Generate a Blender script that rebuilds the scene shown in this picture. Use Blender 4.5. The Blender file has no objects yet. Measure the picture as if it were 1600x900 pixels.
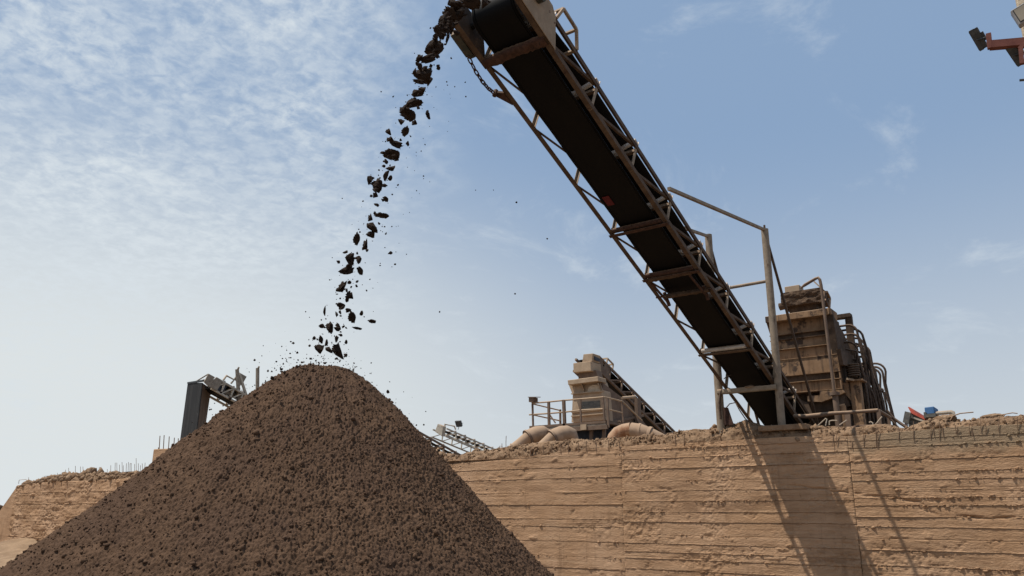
import bpy, math, random
import numpy as np
from mathutils import Vector, Matrix

random.seed(7)
RNG = np.random.default_rng(7)
S = bpy.context.scene
COL = S.collection

# ------------------------------------------------------------------ camera
# world axes: X runs along the retaining wall, Y into the yard behind it, Z up
YAW, PITCH, ROLL, FPX = math.radians(36.06146), math.radians(16.129276), math.radians(0.3729), 1231.29
EYE = np.array([6.73, -20.41, 2.6])
FW = np.array([-math.sin(YAW) * math.cos(PITCH), math.cos(YAW) * math.cos(PITCH), math.sin(PITCH)])
_r0 = np.array([math.cos(YAW), math.sin(YAW), 0.0])
_u0 = np.cross(_r0, FW)
RT = _r0 * math.cos(ROLL) + _u0 * math.sin(ROLL)
UP = -_r0 * math.sin(ROLL) + _u0 * math.cos(ROLL)
cam_data = bpy.data.cameras.new("camera")
cam = bpy.data.objects.new("camera", cam_data)
COL.objects.link(cam)
m4 = Matrix((RT.tolist(), UP.tolist(), (-FW).tolist())).transposed().to_4x4()
m4.translation = Vector(EYE.tolist())
cam.matrix_world = m4
cam_data.sensor_width = 36.0
cam_data.lens = FPX / 1600 * 36.0
cam_data.clip_start = 0.05
cam_data.clip_end = 3000
S.camera = cam


def P(px, py, X=None, Y=None, Z=None):
    """The point of the plane X=, Y= or Z= that a sight line through the photo meets."""
    d = FW + RT * ((px - 800) / FPX) + UP * ((450 - py) / FPX)
    if X is not None:
        t = (X - EYE[0]) / d[0]
    elif Y is not None:
        t = (Y - EYE[1]) / d[1]
    else:
        t = (Z - EYE[2]) / d[2]
    return EYE + d * t


# ------------------------------------------------------------------ light
SUN_TRAVEL = Vector((1.13, 1.0, -3.39)).normalized()
sun_el = math.asin(-SUN_TRAVEL.z)
sun_az = math.atan2(-SUN_TRAVEL.x, -SUN_TRAVEL.y)
sd = bpy.data.lights.new("sun", "SUN")
sd.energy = 5.0
sd.angle = math.radians(0.5)
sd.color = (1.0, 0.93, 0.83)
sun = bpy.data.objects.new("sun", sd)
COL.objects.link(sun)
sun.rotation_euler = SUN_TRAVEL.to_track_quat('-Z', 'Y').to_euler()
sun.location = (0, 0, 60)

W = bpy.data.worlds.new("World")
S.world = W
W.use_nodes = True
nt = W.node_tree
nt.nodes.clear()


def N(tree, kind, **kw):
    n = tree.nodes.new(kind)
    for k, v in kw.items():
        if k.startswith('i_'):
            key = k[2:]
            key = int(key) if key.isdigit() else key
            n.inputs[key].default_value = v
        else:
            setattr(n, k, v)
    return n


def math_n(tree, op, a, b=None, c=None, clamp=False):
    n = tree.nodes.new('ShaderNodeMath')
    n.operation = op
    n.use_clamp = clamp
    for i, v in enumerate((a, b, c)):
        if v is None:
            continue
        if isinstance(v, (int, float)):
            n.inputs[i].default_value = v
        else:
            tree.links.new(v, n.inputs[i])
    return n.outputs[0]


def smooth(tree, x, lo, hi, tlo=0.0, thi=1.0):
    n = tree.nodes.new('ShaderNodeMapRange')
    n.interpolation_type = 'SMOOTHSTEP'
    tree.links.new(x, n.inputs[0])
    for i, v in enumerate((lo, hi, tlo, thi)):
        n.inputs[i + 1].default_value = v
    return n.outputs[0]


def mixc(tree, f, a, b, mode='MIX'):
    n = tree.nodes.new('ShaderNodeMix')
    n.data_type = 'RGBA'
    n.blend_type = mode
    for s, v in ((0, f), (6, a), (7, b)):
        if isinstance(v, (int, float)):
            n.inputs[s].default_value = v
        elif isinstance(v, tuple):
            n.inputs[s].default_value = (*v[:3], 1)
        else:
            tree.links.new(v, n.inputs[s])
    return n.outputs[2]


SKY_STRENGTH = 0.1
sky = N(nt, 'ShaderNodeTexSky', sky_type='NISHITA', sun_disc=False, sun_elevation=sun_el,
        sun_rotation=sun_az, altitude=200, air_density=1.0, dust_density=2.2, ozone_density=1.6)
tc = N(nt, 'ShaderNodeTexCoord')
sep = N(nt, 'ShaderNodeSeparateXYZ')
nt.links.new(tc.outputs['Generated'], sep.inputs[0])
zpos = math_n(nt, 'MAXIMUM', sep.outputs[2], 0.0)
den = math_n(nt, 'ADD', zpos, 0.14)
cxx = math_n(nt, 'DIVIDE', sep.outputs[0], den)
cyy = math_n(nt, 'DIVIDE', sep.outputs[1], den)
comb = N(nt, 'ShaderNodeCombineXYZ')
nt.links.new(cxx, comb.inputs[0])
nt.links.new(cyy, comb.inputs[1])


def wnoise(scale, detail, rough, offset=(0, 0, 0), stretch=(1, 1, 1), rot=0.0, dist=0.0):
    mp = N(nt, 'ShaderNodeMapping')
    mp.inputs['Location'].default_value = offset
    mp.inputs['Scale'].default_value = stretch
    mp.inputs['Rotation'].default_value = (0, 0, rot)
    nt.links.new(comb.outputs[0], mp.inputs[0])
    n = N(nt, 'ShaderNodeTexNoise', i_Scale=scale, i_Detail=detail, i_Roughness=rough, i_Distortion=dist)
    nt.links.new(mp.outputs[0], n.inputs['Vector'])
    return n.outputs['Fac']


# a broad bank of high cloud over the western side, thinning to the east
hl = math_n(nt, 'SQRT', math_n(nt, 'ADD', math_n(nt, 'ADD', math_n(nt, 'MULTIPLY', sep.outputs[0], sep.outputs[0]), math_n(nt, 'MULTIPLY', sep.outputs[1], sep.outputs[1])), 1e-5))
west = math_n(nt, 'ADD', math_n(nt, 'MULTIPLY', sep.outputs[0], -0.93), math_n(nt, 'MULTIPLY', sep.outputs[1], 0.25))
west = math_n(nt, 'DIVIDE', west, hl)
bank = smooth(nt, math_n(nt, 'ADD', west, math_n(nt, 'MULTIPLY', math_n(nt, 'SUBTRACT', wnoise(1.6, 4, .6, (3.1, 1.7, 0)), 0.5), 0.30)), 0.80, 0.95)
cells = smooth(nt, wnoise(21, 6, .62, (0.4, 2.2, 0), (1, 1, 1), 0.0, .35), 0.34, 0.66)
fine = smooth(nt, wnoise(42, 4, .62, (4.4, 1.2, 0), (1, 1, 1), 0.0, .3), 0.3, 0.7)
patch = smooth(nt, wnoise(2.6, 4, .55, (1.3, 0.2, 0)), 0.3, 0.7)
thin = smooth(nt, wnoise(3.4, 8, .66, (5.7, 3.1, 0), (1, .7, 1), 0.35, .5), 0.52, 0.76)
k = 1.0 / SKY_STRENGTH
hazec = (0.625 * k, 0.672 * k, 0.700 * k)
westc = (0.73 * k, 0.77 * k, 0.775 * k)
cloudc = (0.69 * k, 0.755 * k, 0.805 * k)
base = mixc(nt, 0.85, sky.outputs[0], (0.275 * k, 0.40 * k, 0.592 * k))
low = smooth(nt, sep.outputs[2], 0.0, 0.46, 1.0, 0.0)
c1 = mixc(nt, math_n(nt, 'MULTIPLY', low, 0.95), base, hazec)
lw = smooth(nt, sep.outputs[2], 0.14, 0.50, 1.0, 0.0)
milk = smooth(nt, west, 0.64, .96)
c1 = mixc(nt, math_n(nt, 'MULTIPLY', math_n(nt, 'MULTIPLY', milk, lw), 0.95), c1, westc)
cv_ = math_n(nt, 'MULTIPLY', math_n(nt, 'ADD', math_n(nt, 'MULTIPLY', cells, .54), math_n(nt, 'MULTIPLY', fine, .26)), math_n(nt, 'ADD', math_n(nt, 'MULTIPLY', patch, .45), .60))
cl = math_n(nt, 'MULTIPLY', bank, math_n(nt, 'ADD', cv_, 0.12))
cl = math_n(nt, 'MULTIPLY', cl, smooth(nt, sep.outputs[2], .08, .32, .4, 1.0))
cl = math_n(nt, 'ADD', cl, math_n(nt, 'MULTIPLY', thin, 0.42), clamp=True)
c2 = mixc(nt, cl, c1, cloudc)
bg = N(nt, 'ShaderNodeBackground', i_Strength=SKY_STRENGTH)
nt.links.new(c2, bg.inputs[0])
wo = N(nt, 'ShaderNodeOutputWorld')
nt.links.new(bg.outputs[0], wo.inputs[0])

S.view_settings.view_transform = 'Standard'
S.view_settings.look = 'None'
S.view_settings.exposure = 0.0
S.view_settings.gamma = 1.0
S.render.film_transparent = False


# ------------------------------------------------------------------ materials
def surf(name, c1, c2, scale=6.0, stretch=(1, 1, 1), detail=7, lo=.35, hi=.65, rough=.85, dust=None, dust_amt=.8,
         spots=None, spot_scale=9.0, spot_lo=.55, spot_hi=.68, spot_stretch=(1, 1, 1), bump=.25, bump_scale=60.0,
         bump_dist=.01, spec=.3, streak=None, streak_amt=.6, metallic=0.0, spots2=None, s2=(3.0, .6, .7)):
    m = bpy.data.materials.new(name)
    m.use_nodes = True
    t = m.node_tree
    b = t.nodes['Principled BSDF']
    co = N(t, 'ShaderNodeTexCoord').outputs['Object']

    def noise(sc, st=(1, 1, 1), det=6, ro=.6, off=(0, 0, 0), dist=0.0):
        mp = N(t, 'ShaderNodeMapping')
        mp.inputs['Scale'].default_value = st
        mp.inputs['Location'].default_value = off
        t.links.new(co, mp.inputs[0])
        n = N(t, 'ShaderNodeTexNoise', i_Scale=sc, i_Detail=det, i_Roughness=ro, i_Distortion=dist)
        t.links.new(mp.outputs[0], n.inputs['Vector'])
        return n.outputs['Fac']
    col = mixc(t, smooth(t, noise(scale, stretch, detail), lo, hi), c1, c2)
    if streak:   # run-off marks down vertical faces
        col = mixc(t, math_n(t, 'MULTIPLY', smooth(t, noise(7, (1.6, 1.6, .12), 6, .65, (3, 1, 2)), .48, .72), streak_amt), col, streak)
    if spots:
        col = mixc(t, smooth(t, noise(spot_scale, spot_stretch, 8, .65, (5, 2, 9)), spot_lo, spot_hi), col, spots)
    if spots2:
        col = mixc(t, smooth(t, noise(s2[0], (1, 1, 1), 8, .65, (1, 8, 4)), s2[1], s2[2]), col, spots2)
    if dust:     # fine dust settles on faces that look upward
        geo = N(t, 'ShaderNodeNewGeometry')
        sp = N(t, 'ShaderNodeSeparateXYZ')
        t.links.new(geo.outputs['Normal'], sp.inputs[0])
        up = smooth(t, math_n(t, 'ADD', sp.outputs[2], math_n(t, 'MULTIPLY', noise(14, (1, 1, 1), 5), .5)), .3, .95)
        col = mixc(t, math_n(t, 'MULTIPLY', up, dust_amt), col, dust)
    t.links.new(col, b.inputs['Base Color'])
    b.inputs['Roughness'].default_value = rough
    b.inputs['Metallic'].default_value = metallic
    b.inputs['Specular IOR Level'].default_value = spec
    if bump:
        bn = N(t, 'ShaderNodeBump', i_Strength=bump, i_Distance=bump_dist)
        t.links.new(noise(bump_scale, (1, 1, 1), 6, .65), bn.inputs['Height'])
        t.links.new(bn.outputs[0], b.inputs['Normal'])
    return m


DUST = (.36, .25, .165)
M = {}
M['steel'] = surf('dusty steel', (.064, .042, .028), (.105, .071, .047), 5, spots=(.05, .028, .02), spot_scale=6, dust=DUST, bump_dist=.004)
M['steel_light'] = surf('pale dusty steel', (.20, .158, .113), (.28, .225, .165), 5, spots=(.1, .058, .038), spot_scale=7, spot_lo=.6, spot_hi=.72, dust=DUST, bump_dist=.004)
M['rust'] = surf('rusty steel', (.040, .020, .014), (.075, .038, .026), 9, spots=(.022, .013, .01), spot_scale=14, dust=(.2, .13, .085), bump=.5, bump_scale=40)
M['plate'] = surf('beige painted plate', (.24, .18, .122), (.32, .245, .17), 3, spots=(.08, .04, .027), spot_scale=4.2, spot_lo=.6, spot_hi=.66, streak=(.2, .12, .075), streak_amt=.45, dust=DUST, bump_dist=.003)
M['belt'] = surf('black conveyor belt', (.0025, .0025, .003), (.0045, .004, .004), 3, (1, .2, 1), spots=(.012, .008, .0065), spot_scale=2.0, spot_lo=.6, spot_hi=.8, spot_stretch=(4, .25, 1), rough=.6, bump=.1, spec=.12)
M['drum'] = surf('worn rubber drum', (.006, .006, .007), (.014, .013, .012), 5, rough=.55, bump=.2, spec=.4, spots=(.06, .05, .042), spot_scale=16, spot_lo=.62, spot_hi=.75)
M['red'] = surf('faded red patch', (.07, .004, .007), (.11, .006, .01), 20, rough=.6, bump=.05)
M['roller'] = surf('grey roller', (.40, .38, .35), (.5, .47, .43), 8, spots=(.2, .13, .09), dust=DUST, rough=.5)
M['motor'] = surf('grey green gearbox', (.035, .042, .036), (.065, .062, .05), 8, spots=(.07, .035, .024), spot_scale=12, dust=DUST)
M['post'] = surf('dusty grey pipe', (.20, .158, .115), (.27, .215, .158), 7, spots=(.12, .08, .055), spot_scale=9, spot_stretch=(1, 1, .3), dust=DUST)
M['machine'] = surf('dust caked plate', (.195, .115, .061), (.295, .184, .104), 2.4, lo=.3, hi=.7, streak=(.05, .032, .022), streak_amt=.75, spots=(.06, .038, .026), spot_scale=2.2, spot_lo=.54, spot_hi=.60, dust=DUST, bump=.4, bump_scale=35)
M['machine_dark'] = surf('oily and shaded plate', (.052, .033, .021), (.095, .062, .04), 4, streak=(.03, .02, .014), spots=(.13, .085, .053), spot_scale=3, dust=(.2, .135, .088))  # oily plates, and shade put into the colour of side plates
M['caked'] = surf('caked mud', (.05, .03, .018), (.11, .068, .04), 7, lo=.3, hi=.7, spots=(.2, .13, .078), spot_scale=5, spot_lo=.6, spot_hi=.75, bump=.9, bump_scale=26, bump_dist=.04)
M['hose'] = surf('dusty rubber hose', (.038, .024, .016), (.085, .054, .036), 12, dust=(.19, .125, .082), dust_amt=.7, rough=.75)
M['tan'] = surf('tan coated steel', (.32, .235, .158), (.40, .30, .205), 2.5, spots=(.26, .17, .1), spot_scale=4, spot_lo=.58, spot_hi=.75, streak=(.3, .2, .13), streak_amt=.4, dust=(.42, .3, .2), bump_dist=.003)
M['tan_shade'] = surf('shaded brown tan steel', (.125, .085, .061), (.18, .125, .09), 3, spots=(.13, .085, .06), spot_scale=5, streak=(.15, .1, .07), dust=DUST)  # darker copy of tan, shade put into the brown
M['duct'] = surf('tan duct', (.31, .21, .137), (.40, .28, .19), 4, spots=(.22, .135, .08), spot_scale=3, spot_lo=.55, spot_hi=.75, dust=DUST, bump_dist=.004)
M['duct_rust'] = surf('rusted pipe', (.24, .105, .05), (.4, .24, .14), 5, spots=(.14, .055, .03), spot_scale=6, dust=DUST)
M['blueblack'] = surf('dark blue steel', (.018, .024, .04), (.035, .042, .06), 4, rough=.6, dust=(.1, .08, .065))
M['paleframe'] = surf('pale grey beige frame', (.36, .325, .265), (.45, .41, .34), 5, spots=(.2, .155, .11), dust=DUST)
M['greyframe'] = surf('grey brown frame', (.2, .17, .135), (.28, .24, .19), 5, spots=(.12, .09, .065), dust=(.3, .24, .18))
M['curtain'] = surf('black rubber skirt', (.017, .017, .017), (.036, .035, .034), 3, (2, 2, .12), spots=(.16, .15, .14), spot_scale=3, spot_stretch=(1.6, 1.6, .25), spot_lo=.6, spot_hi=.78, rough=.6)
M['curtain_brown'] = surf('muddy rubber skirt', (.10, .072, .052), (.16, .115, .085), 3, (2, 2, .12), spots=(.055, .045, .04), spot_scale=4, spot_stretch=(1.6, 1.6, .25), rough=.8)
M['lamp'] = surf('dark lamp housing', (.028, .032, .034), (.06, .065, .066), 10, rough=.45, spec=.5, dust=(.2, .18, .15), dust_amt=.5)
M['lens'] = surf('lamp glass', (.05, .052, .053), (.09, .09, .09), 8, rough=.55, spec=.3, bump=0)
M['redarm'] = surf('red oxide steel', (.12, .04, .03), (.16, .057, .042), 8, spots=(.13, .05, .04), dust=(.3, .2, .15), dust_amt=.5)
M['render'] = surf('beige rendered panel', (.44, .36, .255), (.54, .45, .33), 5, spots=(.3, .23, .16), spot_scale=20, bump=.7, bump_scale=30, bump_dist=.03)
M['pane'] = surf('dusty window pane', (.23, .19, .13), (.33, .28, .2), 1.6, rough=.12, spec=.7, bump=0)
M['seal'] = surf('black rubber seal', (.015, .015, .017), (.025, .025, .027), 8, rough=.5)
M['frame_grey'] = surf('grey aluminium', (.2, .19, .19), (.28, .27, .26), 8, rough=.5)
M['redpaint'] = surf('faded red paint', (.47, .075, .05), (.56, .13, .09), 5, spots=(.33, .12, .09), dust=(.5, .3, .23), dust_amt=.4)
M['bluepaint'] = surf('faded blue paint', (.05, .14, .30), (.075, .18, .36), 5, spots=(.09, .13, .2), dust=(.2, .24, .3), dust_amt=.4)
M['greypaint'] = surf('dark grey paint', (.085, .083, .075), (.13, .125, .11), 5, spots=(.2, .17, .13), dust=DUST, dust_amt=.5)
M['rebar'] = surf('rusted bar', (.16, .10, .065), (.25, .165, .11), 20, rough=.9, dust=DUST)
M['crust'] = surf('crumbled crest earth', (.20, .126, .076), (.31, .208, .13), 2.2, lo=.3, hi=.7, spots=(.14, .085, .05), spot_scale=4.5, spot_lo=.5, spot_hi=.72, spots2=(.46, .36, .26), s2=(6, .6, .75), bump=1.0, bump_scale=16, bump_dist=.05, spec=.1)
M['pile'] = surf('damp brown soil', (.076, .0445, .027), (.120, .0725, .045), 7, lo=.3, hi=.7, spots=(.056, .034, .022), spot_scale=30, spot_lo=.52, spot_hi=.7, spots2=(.085, .051, .033), s2=(1.3, .45, .62), bump=.8, bump_scale=75, bump_dist=.012, spec=.12, rough=.95)
M['clod'] = surf('dark wet clod', (.028, .018, .013), (.054, .036, .026), 22, spots=(.09, .061, .043), spot_scale=16, spot_lo=.58, spot_hi=.75, bump=.9, bump_scale=70, bump_dist=.02, spec=.15, rough=.95)
M['ground'] = surf('sandy ground', (.17, .118, .078), (.23, .165, .11), .25, spots=(.13, .088, .058), spot_scale=.9, bump=.8, bump_scale=4, bump_dist=.1, spec=.1)
M['sand'] = surf('pale sand', (.22, .148, .092), (.29, .2, .126), 1.2, spots=(.38, .26, .165), spot_scale=2.4, spot_stretch=(.5, 1, 1), bump=.8, bump_scale=12, bump_dist=.05, spec=.1)


def wall_mat():
    m = bpy.data.materials.new('board marked earth concrete')
    m.use_nodes = True
    t = m.node_tree
    b = t.nodes['Principled BSDF']
    co = N(t, 'ShaderNodeTexCoord').outputs['Object']

    def noise(sc, st=(1, 1, 1), det=7, ro=.6, off=(0, 0, 0), dist=0.0):
        mp = N(t, 'ShaderNodeMapping')
        mp.inputs['Scale'].default_value = st
        mp.inputs['Location'].default_value = off
        t.links.new(co, mp.inputs[0])
        n = N(t, 'ShaderNodeTexNoise', i_Scale=sc, i_Detail=det, i_Roughness=ro, i_Distortion=dist)
        t.links.new(mp.outputs[0], n.inputs['Vector'])
        return n.outputs['Fac']
    col = mixc(t, smooth(t, noise(.55), .3, .7), (.40, .244, .138), (.505, .33, .206))
    col = mixc(t, math_n(t, 'MULTIPLY', smooth(t, noise(3, (.35, 1, 2.2), 8, .65, (4, 0, 1)), .42, .7), .6), col, (.25, .15, .085))
    col = mixc(t, math_n(t, 'MULTIPLY', smooth(t, noise(1.6, (.3, 1, 9), 6, .6, (1, 5, 2)), .5, .75), .5), col, (.45, .32, .205))
    col = mixc(t, math_n(t, 'MULTIPLY', smooth(t, noise(9, (1, 1, .8), 8, .7, (8, 1, 3)), .55, .75), .7), col, (.185, .11, .064))
    col = mixc(t, math_n(t, 'MULTIPLY', smooth(t, noise(1.1, (.35, 1, 1.6), 8, .68, (2, 7, 5)), .54, .72), .6), col, (.15, .085, .048))
    col = mixc(t, math_n(t, 'MULTIPLY', smooth(t, noise(2.2, (2.2, 1, .18), 6, .6, (6, 2, 8)), .56, .74), .5), col, (.20, .12, .068))
    # greyer, smoother cement in the upper courses at the eastern end
    sp = N(t, 'ShaderNodeSeparateXYZ')
    t.links.new(co, sp.inputs[0])
    up = smooth(t, math_n(t, 'ADD', sp.outputs[2], math_n(t, 'MULTIPLY', noise(1.2, (1, 1, 2)), .9)), 4.35, 4.75)
    east = smooth(t, sp.outputs[0], .8, 3.4)
    col = mixc(t, math_n(t, 'MULTIPLY', math_n(t, 'MULTIPLY', up, east), .75), col, (.26, .205, .137))
    t.links.new(col, b.inputs['Base Color'])
    b.inputs['Roughness'].default_value = .95
    b.inputs['Specular IOR Level'].default_value = .1
    h = math_n(t, 'ADD', math_n(t, 'MULTIPLY', noise(22, (.5, 1, 1.6), 7, .65), 1.0), math_n(t, 'MULTIPLY', noise(90, (1, 1, 1), 5, .6), .35))
    bn = N(t, 'ShaderNodeBump', i_Strength=1.0, i_Distance=.03)
    t.links.new(h, bn.inputs['Height'])
    t.links.new(bn.outputs[0], b.inputs['Normal'])
    return m


M['wall'] = wall_mat()


# ------------------------------------------------------------------ numpy noise
def _hash(ix, iy, iz, seed):
    h = (ix * 374761393 + iy * 668265263 + iz * 2147483647 + seed * 974711) & 0xffffffff
    h = ((h ^ (h >> 13)) * 1274126177) & 0xffffffff
    h = ((h ^ (h >> 16)) * 2246822519) & 0xffffffff
    return ((h ^ (h >> 15)) & 0xffff) / 65535.0


def vnoise(x, y, z=0.0, seed=0):
    x, y, z = np.broadcast_arrays(np.asarray(x, float), np.asarray(y, float), np.asarray(z, float))
    ix, iy, iz = (np.floor(q).astype(np.int64) for q in (x, y, z))
    fx, fy, fz = x - ix, y - iy, z - iz
    fx, fy, fz = (q * q * (3 - 2 * q) for q in (fx, fy, fz))
    r = 0
    for dx in (0, 1):
        for dy in (0, 1):
            for dz in (0, 1):
                w = (fx if dx else 1 - fx) * (fy if dy else 1 - fy) * (fz if dz else 1 - fz)
                r = r + w * _hash(ix + dx, iy + dy, iz + dz, seed)
    return r * 2 - 1


def fbm(x, y, z=0.0, octv=4, seed=0, gain=.5, lac=2.03):
    a, r, tot = 1.0, 0, 0
    for o in range(octv):
        r = r + a * vnoise(x * lac ** o, y * lac ** o, z * lac ** o, seed + o * 17)
        tot += a
        a *= gain
    return r / tot


# ------------------------------------------------------------------ object helpers
ROOT_LOC = {}


def tag(o, label=None, cat=None, group=None, kind=None):
    for key, v in (('label', label), ('category', cat), ('group', group), ('kind', kind)):
        if v:
            o[key] = v
    return o


def empty(name, loc, label, cat, group=None):
    o = bpy.data.objects.new(name, None)
    COL.objects.link(o)
    o.location = [float(q) for q in loc]
    o.empty_display_size = .3
    ROOT_LOC[o.name] = np.array(loc, float)
    return tag(o, label, cat, group)


def mesh_np(name, verts, quads=None, tris=None, smooth_=True):
    me = bpy.data.meshes.new(name)
    verts = np.asarray(verts, np.float32)
    polys = []
    me.vertices.add(len(verts))
    me.vertices.foreach_set('co', verts.ravel())
    loops, starts, tot = [], [], 0
    for arr in (quads, tris):
        if arr is None or len(arr) == 0:
            continue
        arr = np.asarray(arr, np.int32)
        loops.append(arr.ravel())
        starts.append(tot + np.arange(len(arr)) * arr.shape[1])
        tot += arr.size
    loops = np.concatenate(loops)
    starts = np.concatenate(starts).astype(np.int32)
    me.loops.add(len(loops))
    me.loops.foreach_set('vertex_index', loops)
    me.polygons.add(len(starts))
    me.polygons.foreach_set('loop_start', starts)
    me.update(calc_edges=True)
    if smooth_:
        me.polygons.foreach_set('use_smooth', np.ones(len(starts), bool))
    me.validate()
    return me


def link(name, me, mat, parent=None, origin=None):
    if mat is not None and not me.materials:
        me.materials.append(mat)
    o = bpy.data.objects.new(name, me)
    COL.objects.link(o)
    if parent is not None:
        o.parent = parent
        ROOT_LOC[o.name] = ROOT_LOC[parent.name]
    else:
        loc = np.zeros(3) if origin is None else np.array(origin, float)
        o.location = loc.tolist()
        ROOT_LOC[o.name] = loc
    return o


def gridquads(nu, nv):
    i = np.arange(nu - 1)[:, None] * nv + np.arange(nv - 1)[None, :]
    return np.stack([i, i + nv, i + nv + 1, i + 1], -1).reshape(-1, 4)


V = lambda p: np.asarray(p, float)


def unit(v):
    v = V(v)
    return v / max(np.linalg.norm(v), 1e-9)


class MB:
    def __init__(self):
        self.v, self.f, self.sm = [], [], []

    def add(self, vs, fs, sm=False):
        n = len(self.v)
        self.v += [tuple(map(float, q)) for q in vs]
        self.f += [tuple(n + i for i in f) for f in fs]
        self.sm += [sm] * len(fs)
        return self

    def hexa(self, q):   # 8 corners: bottom ring 0-3, top ring 4-7
        return self.add(q, [(3, 2, 1, 0), (4, 5, 6, 7), (0, 1, 5, 4), (1, 2, 6, 5), (2, 3, 7, 6), (3, 0, 4, 7)])

    def box(self, x0, x1, y0, y1, z0, z1):
        return self.hexa([(x0, y0, z0), (x1, y0, z0), (x1, y1, z0), (x0, y1, z0), (x0, y0, z1), (x1, y0, z1), (x1, y1, z1), (x0, y1, z1)])

    def beam(self, p, q, w, h, up=(0, 0, 1)):
        p, q = V(p), V(q)
        d = unit(q - p)
        s = np.cross(d, V(up))
        if np.linalg.norm(s) < 1e-6:
            s = np.cross(d, V((1, 0, 0)))
        s = unit(s) * w / 2
        u = unit(np.cross(s, d)) * h / 2
        return self.hexa([p - s - u, p + s - u, p + s + u, p - s + u, q - s - u, q + s - u, q + s + u, q - s + u][0:4] +
                         [q - s - u, q + s - u, q + s + u, q - s + u])

    def angle(self, p, q, w, t, d1, d2):
        """L section from p to q, legs of width w along d1 and d2."""
        p, q = V(p), V(q)
        d = unit(q - p)
        a = unit(V(d1) - d * np.dot(d, V(d1)))
        b = V(d2) - d * np.dot(d, V(d2))
        b = unit(b - a * np.dot(a, b))
        prof = [(0, 0), (w, 0), (w, t), (t, t), (t, w), (0, w)]
        vs = [p + a * i + b * j for i, j in prof] + [q + a * i + b * j for i, j in prof]
        fs = [(i, (i + 1) % 6, 6 + (i + 1) % 6, 6 + i) for i in range(6)]
        fs += [(5, 4, 3, 2, 1, 0), (6, 7, 8, 9, 10, 11)]
        return self.add(vs, fs)

    def tube(self, p, q, r, n=10, r2=None, cap=True):
        return self.path([p, q], [r, r if r2 is None else r2], n, cap)

    def path(self, pts, r, n=8, cap=True):
        pts = [V(p) for p in pts]
        if not hasattr(r, '__len__'):
            r = [r] * len(pts)
        d0 = unit(pts[1] - pts[0])
        ref = V((0, 0, 1)) if abs(d0[2]) < .9 else V((1, 0, 0))
        s = unit(np.cross(d0, ref))
        vs, fs = [], []
        for i, p in enumerate(pts):
            if i == 0:
                d = d0
            elif i == len(pts) - 1:
                d = unit(pts[-1] - pts[-2])
            else:
                d = unit(unit(pts[i + 1] - p) + unit(p - pts[i - 1]))
            s = unit(s - d * np.dot(s, d))
            u = np.cross(d, s)
            for k_ in range(n):
                a = 2 * math.pi * k_ / n
                vs.append(p + (s * math.cos(a) + u * math.sin(a)) * r[i])
        for i in range(len(pts) - 1):
            for k_ in range(n):
                fs.append((i * n + k_, i * n + (k_ + 1) % n, (i + 1) * n + (k_ + 1) % n, (i + 1) * n + k_))
        self.add(vs, fs, True)
        if cap:
            self.add(vs[:n], [tuple(reversed(range(n)))])
            self.add(vs[-n:], [tuple(range(n))])
        return self

    def prism(self, poly, vec):
        poly = [V(p) for p in poly]
        vec = V(vec)
        n = len(poly)
        nrm = sum((np.cross(poly[i] - poly[0], poly[(i + 1) % n] - poly[0]) for i in range(n)), V((0, 0, 0)))
        if np.dot(nrm, vec) > 0:
            poly = poly[::-1]
        vs = poly + [p + vec for p in poly]
        fs = [tuple(range(n)), tuple(reversed(range(n, 2 * n)))]
        fs += [((i + 1) % n, i, n + i, n + (i + 1) % n) for i in range(n)]
        return self.add(vs, fs)

    def build(self, name, mat, parent=None, origin=None, bevel=0.0):
        if parent is not None:
            off = ROOT_LOC[parent.name]
        else:
            off = np.zeros(3) if origin is None else V(origin)
        me = bpy.data.meshes.new(name)
        me.from_pydata([tuple(V(q) - off) for q in self.v], [], self.f)
        me.polygons.foreach_set('use_smooth', self.sm)
        me.update()
        o = link(name, me, mat, parent, origin)
        if bevel:
            b = o.modifiers.new('bevel', 'BEVEL')
            b.width = bevel
            b.segments = 1
            b.limit_method = 'ANGLE'
        return o


def ppoly(pts, **kw):
    return [P(x, y, **kw) for x, y in pts]


def pbox(mb, x0, y0, x1, y1, Y, depth):
    """Box whose front face, in the plane Y, spans the photo's corners."""
    xm, ym = (x0 + x1) / 2, (y0 + y1) / 2
    X0, X1 = P(x0, ym, Y=Y)[0], P(x1, ym, Y=Y)[0]
    Z1, Z0 = P(xm, y0, Y=Y)[2], P(xm, y1, Y=Y)[2]
    mb.box(X0, X1, Y, Y + depth, Z0, Z1)
    return X0, X1, Z0, Z1


def arc_pts(c, a, b, t0, t1, n):
    c, a, b = V(c), V(a), V(b)
    return [c + a * math.cos(t0 + (t1 - t0) * i / n) + b * math.sin(t0 + (t1 - t0) * i / n) for i in range(n + 1)]


def ico(sub):
    import bmesh
    bm = bmesh.new()
    bmesh.ops.create_icosphere(bm, subdivisions=sub, radius=1.0)
    bm.verts.ensure_lookup_table()
    v = np.array([q.co[:] for q in bm.verts])
    f = np.array([[q.index for q in fc.verts] for fc in bm.faces])
    bm.free()
    return v, f


# ------------------------------------------------------------------ ground
gx = np.concatenate([np.linspace(-900, -80, 14), np.linspace(-70, 40, 120), np.linspace(50, 900, 14)])
gy = np.concatenate([np.linspace(-300, -40, 8), np.linspace(-36, 30, 100), np.linspace(40, 1500, 16)])
GX, GY = np.meshgrid(gx, gy, indexing='ij')
GZ = fbm(GX * .2, GY * .2, 0, 4, 3) * .12
me = mesh_np('ground', np.stack([GX, GY, GZ], -1).reshape(-1, 3), gridquads(len(gx), len(gy)))
tag(link('ground', me, M['ground']), kind='structure')

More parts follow.
